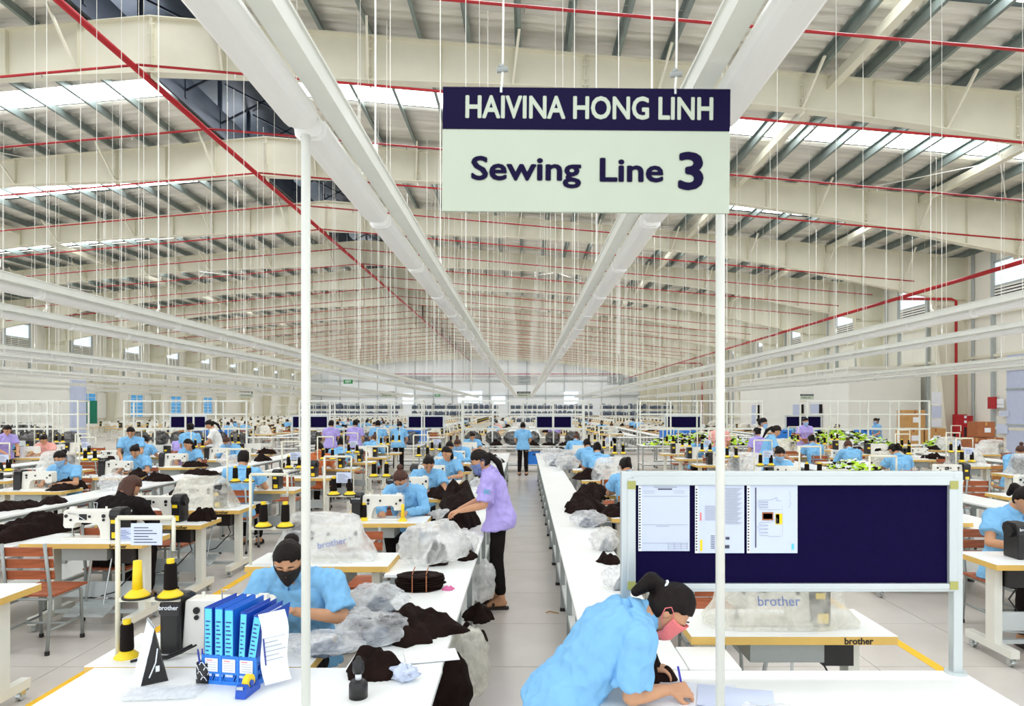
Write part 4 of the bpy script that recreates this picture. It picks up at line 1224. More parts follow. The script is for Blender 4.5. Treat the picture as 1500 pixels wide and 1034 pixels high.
# first line leftward
long_tables('L1', -1, 3.6, 19.5, .5, off=.62); long_tables('L1', 1, 4.0, 19.5, .56, off=.66)
station('L1', 1, 4.0, 1, chair_=False, stand=False, rag=False, xw=-3.68)
station('L1', 1, 5.78, 2, None, stand=False, rag=False, xw=-3.76)
station('L1', 1, 6.70, 3, 'long', 'black', stand=False, rag=False, xw=-3.70, pdx=.02)
for n, (y, who, kw) in enumerate(((7.67, None, dict(cover=True, stand=True)), (9.5, 'M', dict()), (11.2, None, {}), (12.9, 'tail', dict(shirt='rust')), (14.4, 'bun', {}), (15.9, None, {}), (17.4, 'top', {})), 4):
    if who == 'M': who = 'man'; kw = dict(stand=True, rag=False)
    station('L1', 1, y, n, who, xw=-3.72, **kw)
for n, (y, who) in enumerate(((5.6, None), (7.5, None), (9.4, 'bun'), (11.3, 'tail'), (13.2, 'bob'), (15.1, 'top'), (17.0, None)), 1):
    station('L1', -1, y, n, who, xw=-6.9, rag=(n > 2))
# other lines of the first block
def line_block(line, y0, y1, pitch, p, blk='', d=None, seed=0, sides=(-1, 1)):
    rnd = random.Random(seed)
    for side in sides:
        long_tables(line, side, y0, y1, .44, blk)
        y = y0 + .2 + rnd.random() * .3; n = 1
        while y + .5 < y1:
            who = rnd.choice(kinds) if rnd.random() < p else None
            sh = rnd.choices(['blue', 'lavender', 'white', 'pink'], [12, 2, 1, .5])[0]
            station(line, side, y, n, who, sh, cover=rnd.random() < .3, rag=rnd.random() < .5, light=rnd.random() < .3, d=d, blk=blk, mask=rnd.choice(MASKC) if who else None)
            y += pitch; n += 1
line_block('L2', 8.5, 19.6, 1.75, .45, seed=1)
line_block('L3', 13, 19.6, 1.7, .5, seed=2)
line_block('L4', 18, 26, 1.7, .4, seed=3)
line_block('L5', 24, 32, 1.8, .35, seed=4)
long_tables('R1', -1, 4.2, 19.5, .5); long_tables('R1', 1, 5.0, 19.5, .5)
for n, (y, who, cov) in enumerate(((3.3, None, 0), (5.0, 'tail', 0), (6.84, None, 0), (8.6, None, 1), (10.3, 'bun', 0), (12.0, None, 1), (13.7, 'bob', 0), (15.4, 'top', 0), (17.1, None, 0)), 1):
    station('R1', -1, y, n, who, cover=cov, rag=False, light=n in (3, 4), stand=n not in (1, 2), xw=3.98)
for n, (y, who, cov) in enumerate(((7.0, None, 1), (8.8, 'bun', 0), (10.6, None, 0), (12.4, 'tail', 1), (14.2, 'top', 0), (16.0, 'bun', 0), (17.6, None, 1)), 1):
    station('R1', 1, y, n, who, cover=cov, rag=False)
line_block('R2', 9.5, 19.6, 1.75, .5, seed=6)
# second block of lines, beyond the cross racks
for k, l in enumerate(('C', 'L1', 'R1', 'L2', 'R2', 'L3')):
    line_block(l, 29.8, 45 if l != 'R2' else 44, 2.0, .38, ' beyond racks', d=0, seed=30 + k)
# third and fourth blocks: far rows, too many and too small to take singly
tb, mb_, pb = MB(), MB(), MB()
for l in LINES:
    c = LINES[l][0]
    for y0 in ((53, 79) if l not in ('L4', 'L5') else (40, 62)):
        for k in range(9):
            for s in (-1, 1):
                x, y = c + s * 1.47, y0 + k * 1.9
                if x > 14 and y < 46: continue
                T4 = Matrix.Translation((x, y, 0)) @ Matrix.Rotation(0 if s > 0 else PI, 4, 'Z')
                for src, dst in ((far_table(), tb), (far_machine(), mb_)):
                    b = len(dst.v); Tm = T4 if src.mi and dst is tb else T4 @ Matrix.Translation((0, 0, TT))
                    dst.v += [tuple(Tm @ Vector(p)) for p in src.v]; dst.f += [tuple(i + b for i in f) for f in src.f]; dst.mi += src.mi; dst.sm += src.sm
tb.build('sewing_table', FTM, label='far rows of small white sewing tables at the back of the hall', cat='sewing tables', kind='stuff')
mb_.build('sewing_machine', FMM, label='far rows of small white sewing machines at the back of the hall', cat='sewing machines', kind='stuff')

# ---------------------------------------------------------------- cross racks, benches, boards, bags
RACK = Proto(rack(3.66)); BENCH = Proto(work_table(3.7, .95, .80, leg_at=(-.4, .4), name='cross_bench')); BOARD0 = Proto(notice_board(detail=0))
def bank(x, y, lab, bags=True, seed=0):
    RACK.put((x, y, 0), 0, 'white tube rack across the end of %s' % lab, 'white tube racks')
    BENCH.put((x, y - .1, 0), 0, 'white cross bench under the tube rack at the end of %s' % lab, 'cross benches')
    if bags:
        rnd = random.Random(seed)
        for k in range(6):
            DARKBAG[k % 3].put((x - 1.5 + k * .6, y - .05 + rnd.uniform(-.08, .08), .80), rnd.uniform(0, 6), '%s dark plastic bag from left, bench of %s' % (ordw(k + 1), lab), 'dark plastic bags of gloves')
for l, bags in (('C', 1), ('L1', 1), ('L2', 1), ('L3', 1), ('R1', 0), ('R2', 0)):
    c, nm = LINES[l]
    bank(c if l != 'L1' else -4.9, 20.7, nm, bags, ord(l[0]) + len(l))
for l in ('L4', 'L5'):
    bank(LINES[l][0], 27 + 6 * (l == 'L5'), LINES[l][1], True, 5)
for l in ('C', 'L1', 'L2', 'L3', 'R1', 'R2'):
    c, nm = LINES[l]
    BOARD0.put((c + 1.27, 28.3, 0), 0, 'navy notice board on posts heading %s beyond racks' % nm, 'navy notice boards beyond the racks')
    tl = Proto(work_table(3.5, .6)) if l == 'C' else tl
    tl.put((c + .3, 28.28, 0), 0, 'white cross table heading %s beyond the racks' % nm, 'white cross tables beyond the racks')
    RACK.put((c, 46.5, 0), 0, 'white tube rack at the far end of %s, second block' % nm, 'white tube racks')
sg = hall_sign(1.0, .42, 'Sewing Line'); 
for q in (-.4, .4): MB().cyl((q, 0, .2), (q, 0, roof_z(0) - 3.4), .006, n=4).build('hanger_wire', 'white_paint', sg)
sgp = Proto(sg)
for x, nm in ((-.04, 'centre'), (-10.1, 'second leftward'), (-20.6, 'far leftward'), (10.6, 'second rightward'), (21.8 * .5, 'x'), (-30, 'y')):
    if nm in 'xy': continue
    o = sgp.put((x, 50.5 if x < 5 else 25.6, 2.93 if x < 5 else 2.33), 0, 'small distant hanging sign with navy header over the %s line' % nm, 'distant hanging line signs')
    if x > 5: o.scale = (.5, .5, .5)
# storage shelves with dark bags at the back
for k, (x0, x1) in enumerate(((-24, -13), (-12, -2.4), (-1.5, 7.5), (8.2, 16))):
    y = 73
    r = empty('storage_shelf', ((x0 + x1) / 2, y, 0), label='far white storage shelf packed with dark bags, %s from the left' % ordw(k + 1), cat='shelf', group='far storage shelves')
    f = MB(); W = x1 - x0
    for q in range(int(W / 1.2) + 1):
        for yy in (-.3, .3): f.bb(-W / 2 + q * 1.2 - .02, -W / 2 + q * 1.2 + .02, yy - .02, yy + .02, 0, 2.7)
    for z in (.4, 1.1, 1.8, 2.6): f.bb(-W / 2, W / 2, -.32, .32, z, z + .03)
    f.build('frame', 'white_paint', r)
    b = MB(); rnd = random.Random(k)
    for z in (.43, 1.13, 1.83):
        x = -W / 2 + .25
        while x < W / 2 - .2:
            s = rnd.uniform(.2, .3); hh = rnd.uniform(.4, .58); b.prism([(x - s * .95, z), (x + s * .9, z), (x + s * .95, z + hh * .7), (x + s * .4, z + hh), (x - s * .5, z + hh * .95), (x - s, z + hh * .6)], -.28, .2, 'y'); x += s * 2.1
    b.build('dark_plastic_bag', 'garment_grey', r, smooth=True, kind='stuff')
# blue crates at the benches
def crate(w=.46, d=.34, h=.36, m='crate_blue'):
    r = MB(); t = .012
    r.bb(-w / 2, w / 2, -d / 2, d / 2, 0, t)
    for s in (-1, 1):
        r.bb(s * (w / 2 - t / 2) - t / 2, s * (w / 2 - t / 2) + t / 2, -d / 2, d / 2, 0, h); r.bb(-w / 2, w / 2, s * (d / 2 - t / 2) - t / 2, s * (d / 2 - t / 2) + t / 2, 0, h)
    r.bb(-w / 2 - .012, w / 2 + .012, -d / 2 - .012, -d / 2, h - .03, h); r.bb(-w / 2 - .012, w / 2 + .012, d / 2, d / 2 + .012, h - .03, h)
    o = r.build('blue_crate', m)
    MB().bb(-.05, .05, -d / 2 - .004, -d / 2, h - .09, h - .06).build('hand_hole', 'rubber', o)
    return o
CR = Proto(crate())
for k, (x, y, z, w) in enumerate(((.30, 20.35, .245, 'under the cross bench at the end of the centre aisle'), (-3.9, 22.0, .83, 'on the bench of the first line leftward'), (-3.4, 22.0, .83, 'on the bench, next to another blue crate'), (-10.6, 22.2, .83, 'behind the rack of the second line leftward'),
        (-9.9, 22.2, .83, 'behind the second leftward rack, right one'), (4.6, 21.9, .83, 'behind the rack of the first line rightward'), (5.3, 21.9, .83, 'behind the first rightward rack, right one'), (8.4, 22.2, .83, 'behind the second rightward rack'), (9.3, 22.2, .83, 'behind the second rightward rack, right one'), (11.9, 24, .83, 'held up beside the far right worker'))):
    if z > .5 and k < 9:
        pass
    CR.put((x, y, z if z < .5 else .0 if False else z), 0, 'blue plastic crate %s' % w, 'blue plastic crates')
lowb = Proto(work_table(1.6, .5, .83, leg_at=(-.18, .18), name='side_bench'))
for k, (x, y, w) in enumerate(((-3.65, 22.0, 'first line leftward'), (-10.25, 22.2, 'second line leftward'), (4.95, 21.9, 'first line rightward'), (8.85, 22.2, 'second line rightward'), (11.9, 24, 'far right worker'))):
    lowb.put((x, y, 0), 0, 'small white bench carrying blue crates behind the %s' % w, 'small white benches')
for k, x in enumerate((-1.35, -.85, .25, .75, 1.2)): GARM[k].put((x, 20.32, .80), k, 'black garments at the front of the centre cross bench, %s from left' % ordw(k + 1), 'black garments on the centre bench')
# heaps of lime, white and black gloves
def glove_heap(x, y, z, rx, ry, h, n, lab, seed):
    mb = MB(); rnd = random.Random(seed)
    for k in range(n):
        a = rnd.random() * 2 * PI; q = math.sqrt(rnd.random()); px, py = rx * q * math.cos(a), ry * q * math.sin(a)
        pz = (1 - q * q) * h * rnd.uniform(.55, 1.0) + .02
        mb.m = rnd.choices([0, 1, 2], [5, 4, 3])[0]
        t = rnd.random() * 2 * PI; L, W = rnd.uniform(.06, .11), rnd.uniform(.025, .045); tilt = rnd.uniform(-.6, .6)
        T4 = Matrix.Translation((px, py, pz)) @ Matrix.Rotation(t, 4, 'Z') @ Matrix.Rotation(tilt, 4, 'X')
        mb.prism([(-W, -L), (W, -L), (W * 1.1, L * .3), (W * .5, L), (0, L * .7), (-W * .6, L * .95), (-W * 1.1, L * .2)], -.012, .012, 'z', T4)
    return mb.build('glove_heap', ['lime', 'paper', 'garment'], loc=(x, y, z), label=lab, cat='gloves', kind='stuff')
glove_heap(9.3, 20.5, .80, 1.8, .42, .42, 900, 'big heap of lime, white and black gloves on the second rightward bench', 1)
glove_heap(5.3, 20.5, .80, 1.7, .42, .34, 700, 'heap of lime and black gloves on the first rightward bench', 2)
glove_heap(6.12, 12.6, .71, .24, .9, .2, 420, 'heap of white and lime gloves on the long table of the first line rightward', 3)
glove_heap(11.9, 19.7, .71, .35, .3, .32, 200, 'small lime and black glove heap near the cartons', 4)
MB().bb(-.5, .5, -.4, .4, .68, .71).build('glove_table', 'laminate', loc=(11.9, 19.7, 0), label='small white table under the glove heap near the cartons', cat='table') if False else None
t = work_table(.9, .7, leg_at=(-.28, .28)); tag(t, 'small white table under the glove heap near the cartons', 'table'); t.location = (11.9, 19.7, 0)
# garments and bags along the long tables (generic part)
rnd = random.Random(77)
for l, x, ys in (('first line leftward, left side', -5.97, (8.6, 9.9, 11.2, 12.5, 13.9, 15.5)), ('first line leftward, right side', -4.69, (9.4, 11.5, 13.6, 15.8)), ('centre line, left side', -.60, (8.2, 9.3, 10.6, 12.0, 13.4, 15.0)), ('second line leftward, right side', -9.6, (10, 12, 14, 16))):
    for k, y in enumerate(ys):
        (GARM[k % 6] if k % 3 != 1 else BAGS[k % 3]).put((x + rnd.uniform(-.06, .06), y, .71), rnd.uniform(0, 6), '%s %s, long table of %s' % (ordw(k + 1), 'black garment pile' if k % 3 != 1 else 'clear plastic bag', l), 'loose piles on the long tables')
# give every prototype that is still unused a proper home, or drop it
CATS = {'sewing_table': 'table', 'sewing_machine': 'sewing machine', 'wooden_chair': 'chair', 'thread_cone': 'thread cone', 'thread_stand': 'thread stand', 'plastic_cover': 'cover', 'black_garment': 'garment', 'plastic_bag': 'bag',
        'dark_plastic_bag': 'bag', 'paper_card': 'card', 'person': 'person', 'work_table': 'table', 'garment_rack': 'rack', 'cross_bench': 'bench', 'notice_board': 'board', 'hanging_sign': 'sign', 'blue_crate': 'crate', 'side_bench': 'bench'}
# ---------------------------------------------------------------- foreground of the centre line
def thing(name, loc, lab, cat, rz=0, group=None): return empty(name, loc, rz, label=lab, cat=cat, group=group)
# posts carrying the light rows
for x, lab in ((-.80, 'left of the two tall white posts holding up the light rows'), (.7175, 'right of the two tall white posts holding up the light rows')):
    p = MB().cyl((0, 0, .71), (0, 0, 2.9), .0165, n=20).build('light_post', 'rail_paint', loc=(x, 2.5, 0), smooth=True, label=lab, cat='post')
    MB().cyl((0, 0, .71), (0, 0, .716), .04, n=20).build('base_plate', 'aluminium', p)
# the sign
sg = hall_sign(.882, .38, 'Sewing Line 3'); tag(sg, 'hanging sign with navy header reading HAIVINA HONG LINH, Sewing Line 3', 'sign')
sg.location = (.1895, 2.1, 2.692); sg.rotation_euler[1] = R(.5)
for x0, x1, zk in ((-.262, -.258, .245), (.272, .278, .235)):
    MB().cyl((x0 - sg.location.x + .19, 0, .185), (x0 + .004, 0, zk), .004, n=6).cyl((x0 + .004, 0, zk), (x1 + .01, 0, roof_z(0) - 2.95), .0035, n=6).build('hanger_wire', 'white_paint', sg)
    MB().cyl((x0 - .014, 0, zk), (x0 + .02, 0, zk + .004), .009, n=8).ball((x0, 0, zk + .012), .009).build('knot', 'grey_steel', sg)
    MB().cyl((x0, -.009, .172), (x0, -.009, .19), .004, n=6).build('hook', 'chrome', sg)
# cross tables at the head of the line
t = work_table(1.6, 1.0, leg_at=(-.42, .42)); t.location = (-1.175, 2.635, 0); tag(t, 'wide white cross table carrying the blue folders at the near left', 'table')
t = work_table(1.69, .86, leg_at=(-.38, .38)); t.location = (1.14, 2.67, 0); tag(t, 'wide white cross table under the navy notice board at the near right', 'table')
t = work_table(.24, .29, leg_at=(-.1, .1)); t.location = (.875, 3.265, 0); tag(t, 'narrow white extension table beside the covered machine at the right', 'table')
for k, (x, y) in enumerate(((-.89, 4.72), (-.89, 6.5), (-.89, 8.3))):
    t = work_table(.19, .5, leg_at=(-.2, .2)); t.location = (x - .02, y + .42, 0); tag(t, 'small white side table joining %s sewing table to the left long table' % ('the covered' if k == 0 else ordw(k + 2)), 'table', 'small white side tables')
# notice board with three pinned sheets
nb = notice_board(1.485, 1.08, 1.618); nb.location = (1.197, 3.07, 0); tag(nb, 'large navy notice board in a grey metal frame with three sheets', 'board')
def sheet(x0, x1, y0, y1, lab, kind):
    p, q = onY(x0, y0, 3.056), onY(x1, y1, 3.056)
    w, h = q.x - p.x, p.z - q.z
    s = MB().bb(-w / 2, w / 2, -.0015, .0015, -h / 2, h / 2).build('paper_sheet', 'paper_blue', loc=((p.x + q.x) / 2, 3.056, (p.z + q.z) / 2), label=lab, cat='paper')
    b = MB(); b.bb(-w / 2, -w / 2 + .014, -.0025, -.0015, -h / 2, h / 2); b.build('binding_strip', 'paper', s)
    d = MB()
    for k in range(22): z = -h / 2 + .012 + k * (h - .02) / 22; d.bb(-w / 2 + .003, -w / 2 + .010, -.0032, -.0025, z, z + .006)
    d.build('punched_hole', 'machine_black', s, kind='stuff')
    i = MB(); g = MB(); F = -.0022
    def bx(m, a, b_, c, e): m.bb(-w / 2 + a * w, -w / 2 + b_ * w, F - .0004, F, h / 2 - e * h, h / 2 - c * h)
    if kind == 0:
        bx(i, .38, .66, .055, .075)
        for a in (.03,): bx(g, .3, .75, a, a + .012)
        for e in (.17, .60, .875): bx(g, .08, .96, e, e + .006)
        bx(g, .35, .6, .62, .628)
        for e in (.9, .93, .96): bx(g, .58, .96, e, e + .004)
        for a in (.58, .7, .83, .95): bx(g, a, a + .006, .875, .98)
        for e in (.09, .12): bx(g, .1, .32, e, e + .006); bx(g, .68, .9, e, e + .006)
    if kind == 1:
        for k in range(30): bx(g, .60 + .012 * (k % 3), .95 - .03 * (k % 4), .04 + k * .018, .049 + k * .018)
        for k in range(14): bx(g, .2, .4 + .03 * (k % 3), .3 + k * .016, .306 + k * .016)
        for k in range(8): bx(i, .32, .4, .74 + k * .026, .75 + k * .026)
        bx(i, .62, .70, .76, .80); bx(i, .60, .70, .88, .93)
        y = MB(); bx(y, .10, .15, .8, .97); y.build('yellow_mark', 'label_yellow', s)
        y = MB(); bx(y, .10, .13, .4, .52); y.build('orange_mark', 'mask_pink', s)
    if kind == 2:
        bx(i, .16, .185, .04, .92)
        pb = MB(); bx(pb, .30, .52, .40, .52); pb.build('brown_print', 'carton_dark', s)
        pb = MB(); bx(pb, .56, .70, .42, .58); pb.build('ochre_print', 'label_yellow', s)
        pb = MB(); bx(pb, .57, .64, .43, .57); bx(pb, .32, .5, .42, .5); pb.build('dark_print', 'garment', s)
        for z0, sgn in ((.30, 1), (.66, 1)):          # two outlined hands, fingers to the left
            T = MB(); cx, cz = .45 * w - w / 2, h / 2 - z0 * h
            pts = []
            ln = (.075, .085, .09, .08)
            P = [(.05, -.028), (.0, -.03)]
            for f in range(4):
                zz = -.026 + f * .016; P += [(-.015 * .5, zz), (-ln[f] * .55, zz + .001), (-ln[f] * .55 - .006, zz + .006), (-ln[f] * .55, zz + .011), (-.01, zz + .012)]
            P += [(.01, .036), (.03, .052), (.036, .046), (.028, .03), (.05, .03)]
            kk = 1.0 if z0 > .5 else .7
            T.tube([(cx + a * 1.0, F - .0005, cz + b_ * kk) for a, b_ in P], .0007, 4)
            T.build('hand_outline', 'ink_grey', s)
        for k in range(5): bx(g, .84 + .02 * (k % 2), .845 + .02 * (k % 2), .1 + k * .05, .14 + k * .05)
        for k in range(26): bx(g, .70, .705, .3 + k * .018, .31 + k * .018)
        pb = MB(); bx(pb, .88, .93, .86, .95); pb.build('blue_print', 'spine_cyan', s)
    if g.f: g.build('printed_lines', 'ink_grey', s, kind='stuff')
    if i.f: i.build('printed_text', 'ink', s, kind='stuff')
sheet(935, 1010, 710, 807, 'leftmost printed sheet in a punched sleeve on the navy board', 0)
sheet(1018, 1090, 711, 810, 'middle printed sheet with a yellow mark on the navy board', 1)
sheet(1094, 1168, 710, 810, 'rightmost sheet showing glove outlines on the navy board', 2)

# hero work station: machine table, machine, chair, worker with black mask
TT = .711; old_table = TABLE[2]; TABLE[2] = Proto(sewing_table(2))
station('C', -1, 3.145, 1, None, stand=False, rag=False, d=2)
TT = .755; TABLE[2] = old_table
hero = person(J(SEAT, spine=((0, 0, .53), (0, -.02, .68), (0, -.08, .84), (0, -.13, .95)), neck=(0, -.175, 1.01), head=(-.01, -.25, 1.085), pitch=30, yaw=8,
                shl=(.185, -.13, .945), shr=(-.185, -.13, .945), ell=(.27, -.20, .765), elr=(-.27, -.22, .78), wrl=(.06, -.34, .84), wrr=(-.10, -.40, .83), hdl=(-.5, -.5, .35), hnl=(-.3, -.6, -.5), curll=40,
                wd=((.165, .115), (.15, .11), (.175, .12), (.18, .09))), mask='mask_black', style='bun', vox=.005, seed=8, sleeve=.8,
              label='person in light blue shirt and black mask seated behind the blue folders', group=None)
hero.location = (-1.25, 3.90, 0)
st = STAND_[2].put((-1.965, 3.30, .711), 0, 'cream thread stand at the left edge of the nearest machine table', 'thread stands')
cb = cone(True); cb.location = (-1.965 + .095, 3.30, .711 + .283); tag(cb, 'bare yellow thread cone on the nearest cream stand', 'thread cone')
CONE[2].put((-1.965 + .255, 3.30, .711 + .283), 0, 'black thread cone beside the bare yellow cone on the nearest stand', 'black thread cones')
CARD.put((-1.82, 3.29, .711 + .53), 0, 'printed card clipped under the bar of the nearest thread stand', 'printed cards on thread stands')
CONE[2].put((*at(186, 962)[:2], .71), 0, 'black thread cone on yellow base standing beside the desk calendar', 'black thread cones')
# black power cables behind the machine motor
MB().tube([(-1.60, 3.29, .76), (-1.64, 3.25, .745), (-1.69, 3.235, .725), (-1.74, 3.25, .717), (-1.80, 3.235, .717), (-1.84, 3.19, .717)], .006, 6).tube([(-1.58, 3.29, .76), (-1.63, 3.235, .74), (-1.68, 3.215, .722), (-1.73, 3.22, .717), (-1.79, 3.20, .717)], .005, 6).build('power_cable', 'rubber', smooth=True, label='black cables lying behind the nearest sewing machine', cat='cable')
# tent calendar
cal = thing('desk_calendar', (*at(221, 993)[:2], .71), 'tent desk calendar with white and black panels beside thread cone', 'calendar', R(-52))
for s, m in ((-1, 'paper'), (1, 'machine_black')):
    q = MB().add([(-.08, s * .055, 0), (.08, s * .055, 0), (.08, 0, .245), (-.08, 0, .245), (-.08, s * .055 - s * .003, 0), (.08, s * .055 - s * .003, 0), (.08, -s * .003, .245), (-.08, -s * .003, .245)],
                 [(0, 1, 2, 3), (7, 6, 5, 4), (0, 4, 5, 1), (1, 5, 6, 2), (2, 6, 7, 3), (3, 7, 4, 0)])
    q.build('front_panel' if s > 0 else 'rear_panel', m, cal)
MB().bb(-.08, .08, -.05, .05, 0, .003).build('base_panel', 'machine_black', cal)
MB().add([(.0801, -.05, .004), (.0801, .05, .004), (.0801, 0, .225)], [(0, 1, 2)]).add([(.078, -.05, .004), (.078, .05, .004), (.078, 0, .225)], [(0, 2, 1)]).build('end_flap', 'machine_black', cal)
g = MB()
for k in range(9): g.tube([(-.07 + k * .0175, .006, .238), (-.07 + k * .0175, 0, .252), (-.07 + k * .0175, -.006, .238)], .0015, 4)
g.build('ring_binding', 'chrome', cal, kind='stuff')
g = MB(); g.tube([(.0815, -.02, .03), (.0815, .005, .09), (.0815, .012, .15)], .003, 5); g.bb(.0805, .082, .005, .02, .05, .075); g.build('painted_glare', 'paper', cal)  # diagonal glare on the black face, put on as solid white strokes
# blue folder rack
BX, BY, BR = -1.253, 3.02, R(-10)
bk = thing('folder_basket', (BX, BY, .71), 'bright blue plastic basket holding folders on the near cross table', 'basket', BR)
W, D, H = .247, .168, .125
b = MB(); b.bb(-W / 2, W / 2, -D / 2, D / 2, 0, .012)
for s in (-1, 1):
    b.bb(s * W / 2 - .004, s * W / 2 + .004, -D / 2, D / 2, .10, H + .03 * 0); b.bb(-W / 2, W / 2, s * D / 2 - .004, s * D / 2 + .004, .045, H); b.bb(-W / 2, W / 2, s * D / 2 - .005, s * D / 2 + .005, 0, .016)
    b.bb(s * W / 2 - .004, s * W / 2 + .004, -D / 2, D / 2, 0, .02)
    for q in range(4): b.bb(-W / 2 + q * W / 3 - .005, -W / 2 + q * W / 3 + .005, s * D / 2 - .006, s * D / 2 + .006, 0, H)
b.build('basket_body', 'crate_blue', bk)
sl = MB().bar((-.008, 0, .012), (.008, 0, .05), .0035, .005, (0, 1, 0)).mesh('lattice_bar', 'crate_blue')
for q in range(21):
    x = -W / 2 + .012 + q * (W - .024) / 20
    link('lattice_bar', sl, bk, (x, -D / 2, 0)); 
rg = MB()
for k in range(10):
    a, c = 2 * PI * k / 10, 2 * PI * (k + 1) / 10
    rg.bar((0, .017 * math.cos(a), .017 * math.sin(a)), (0, .017 * math.cos(c), .017 * math.sin(c)), .005, .006, (1, 0, 0))
rg = rg.mesh('ring_lattice', 'crate_blue')
for q in range(5):
    for zz in (.036, .075):
        for s in (-1, 1): link('ring_lattice', rg, bk, (s * W / 2, -D / 2 + .02 + q * .032, zz))
for q in range(3):
    x = -W / 2 + W / 6 + q * W / 3
    l = MB().bb(x - .03, x + .03, -D / 2 - .008, -D / 2 - .006, .056, .112).build('label_card', 'paper', bk)
    i = MB(); i.bb(x - .022, x + .006, -D / 2 - .009, -D / 2 - .008, .102, .106)
    i.build('red_print', 'mask_pink', l)
    i = MB(); [i.bb(x - .024, x + .024, -D / 2 - .009, -D / 2 - .008, .064 + k * .01, .0655 + k * .01) for k in range(4)]; i.build('printed_lines', 'ink_grey', l, kind='stuff')
Tb = Matrix.Translation((BX, BY, .722)) @ Matrix.Rotation(BR, 4, 'Z')
for k, (x, w, tilt, m, hh) in enumerate(((-.100, .040, 0, 'folder_dark', .315), (-.050, .040, 0, 'folder_blue', .315), (-.002, .044, 0, 'folder_blue', .312), (.052, .034, 3, 'folder_dark', .300), (.088, .040, 9, 'folder_dark', .292))):
    o = MB().bb(-w / 2, w / 2, -.10, -.097, 0, hh).bb(-w / 2, -w / 2 + .003, -.10, .135, 0, hh).bb(w / 2 - .003, w / 2, -.10, .135, 0, hh).build('lever_folder', m)
    o.matrix_world = Tb @ Matrix.Translation((x, .015, .002)) @ Matrix.Rotation(R(tilt), 4, 'Y')
    tag(o, '%s blue lever arch folder from the left in the blue basket%s' % (ordw(k + 1), ', leaning over' if tilt > 4 else ''), 'folder', 'blue folders in the basket')
    MB().bb(-w / 2 + .004, w / 2 - .004, -.09, .12, .004, hh - .02).build('paper_stack', 'paper', o)
    l = MB().bb(-w / 2 + .004, w / 2 - .004, -.1018, -.1, .055, hh - .006).build('spine_label', 'spine_cyan', o)
    MB().bb(-w / 2 + .004, w / 2 - .004, -.1016, -.1, .02, .05).build('maker_strip', 'paper_blue', o)
    i = MB()
    for q in range(10): i.bb(-w / 2 + .008, w / 2 - .010 - .004 * (q % 3), -.1024, -.1018, .09 + q * .018, .096 + q * .018)
    i.build('printed_text', 'ink_blue', l, kind='stuff')
    if k in (2, 4): MB().cyl((w / 2, .0, hh * .5), (w / 2 + .002, 0, hh * .5), .012, n=12).build('finger_hole', 'machine_black', o)
# sheaf of papers hooked over the basket side
sh = MB(); vs = []
for i in range(9):
    z = .262 - .285 * i / 8; xo = .012 + .035 * (i / 8) ** 1.2 * 0 + .006 * math.sin(i * 1.1)
    for th in (0, .012):
        for y in (-.09, .06): vs.append((xo + th, y + .012 * math.sin(i * .8), z + .03))
fs = []
for i in range(8):
    a = i * 4; fs += [(a, a + 1, a + 5, a + 4), (a + 2, a + 6, a + 7, a + 3), (a, a + 4, a + 6, a + 2), (a + 1, a + 3, a + 7, a + 5)]
fs += [(0, 2, 3, 1), (32, 33, 35, 34)]
sh.add(vs, fs)
o = sh.build('paper_sheaf', 'paper', smooth=False, label='sheaf of white printed papers hanging over the right of the basket', cat='paper')
o.matrix_world = Matrix.Translation((-1.055, 2.95, .722)) @ Matrix.Rotation(R(-62), 4, 'Z') @ Matrix.Rotation(R(5), 4, 'X') @ Matrix.Diagonal((1, .72, 1.06, 1))
g = MB()
for r_ in range(14): g.bb(.0235, .0245, -.07, .045 - .02 * (r_ % 3), .03 + r_ * .018, .0325 + r_ * .018)
g2 = g.build('printed_lines', 'ink_grey', o, kind='stuff')
g = MB().bb(.0235, .0247, -.078, -.070, .02, .28); g.build('blue_margin', 'ink_blue', o)
# pen cup with pens
pc = MB().lathe([(.0, .0), (.028, 0), (.03, .004), (.0285, .09), (.0265, .09), (.0265, .006), (.0, .006)], 20).build('pen_cup', 'machine_black', smooth=True, loc=(*at(298, 1000)[:2], .71), label='black patterned pen cup at the left of the blue basket', cat='cup')
g = MB()
for k in range(16):
    a = k * 2.4; z = .015 + (k * .0049); g.tube([(.0293 * math.cos(a + t), .0293 * math.sin(a + t), z + .012 * math.sin(t * 5)) for t in (0, .2, .4, .6, .8)], .0018, 4)
g.build('white_swirl', 'paper', pc, kind='stuff')
for k, (m, a, hgt) in enumerate((('red_paint', .6, .15), ('pen_blue', 2.2, .13), ('ink_blue', 3.9, .14))):
    p = MB().cyl((.004 * math.cos(a), .004 * math.sin(a), .008), (.022 * math.cos(a), .022 * math.sin(a), hgt), .0042, n=8).build('pen', m, loc=pc.location.copy(), smooth=True, label='%s pen standing in the black pen cup' % ('red', 'bright blue', 'dark blue')[k], cat='pen')
    MB().cyl((.022 * math.cos(a), .022 * math.sin(a), hgt), (.0235 * math.cos(a), .0235 * math.sin(a), hgt + .012), .003, n=6).build('pen_cap', m, p)
# tape dispenser
td = MB().prism([(-.06, 0), (.06, 0), (.062, .012), (.045, .045), (.03, .03), (-.02, .032), (-.035, .055), (-.052, .05)], -.024, .024, 'x').build('tape_dispenser', 'folder_dark', loc=(*at(363, 1016)[:2], .71), rz=R(-8), bevel=.004, label='dark blue tape dispenser with yellow tape near the front edge', cat='tape dispenser')
MB().cyl((-.011, .005, .045), (.011, .005, .045), .034, n=24).build('tape_roll', 'label_yellow', td, smooth=False)
MB().cyl((-.018, .005, .045), (.018, .005, .045), .012, n=14).build('hub', 'folder_dark', td)
MB().bb(-.014, .014, -.063, -.057, .04, .052).build('cutter', 'chrome', td)
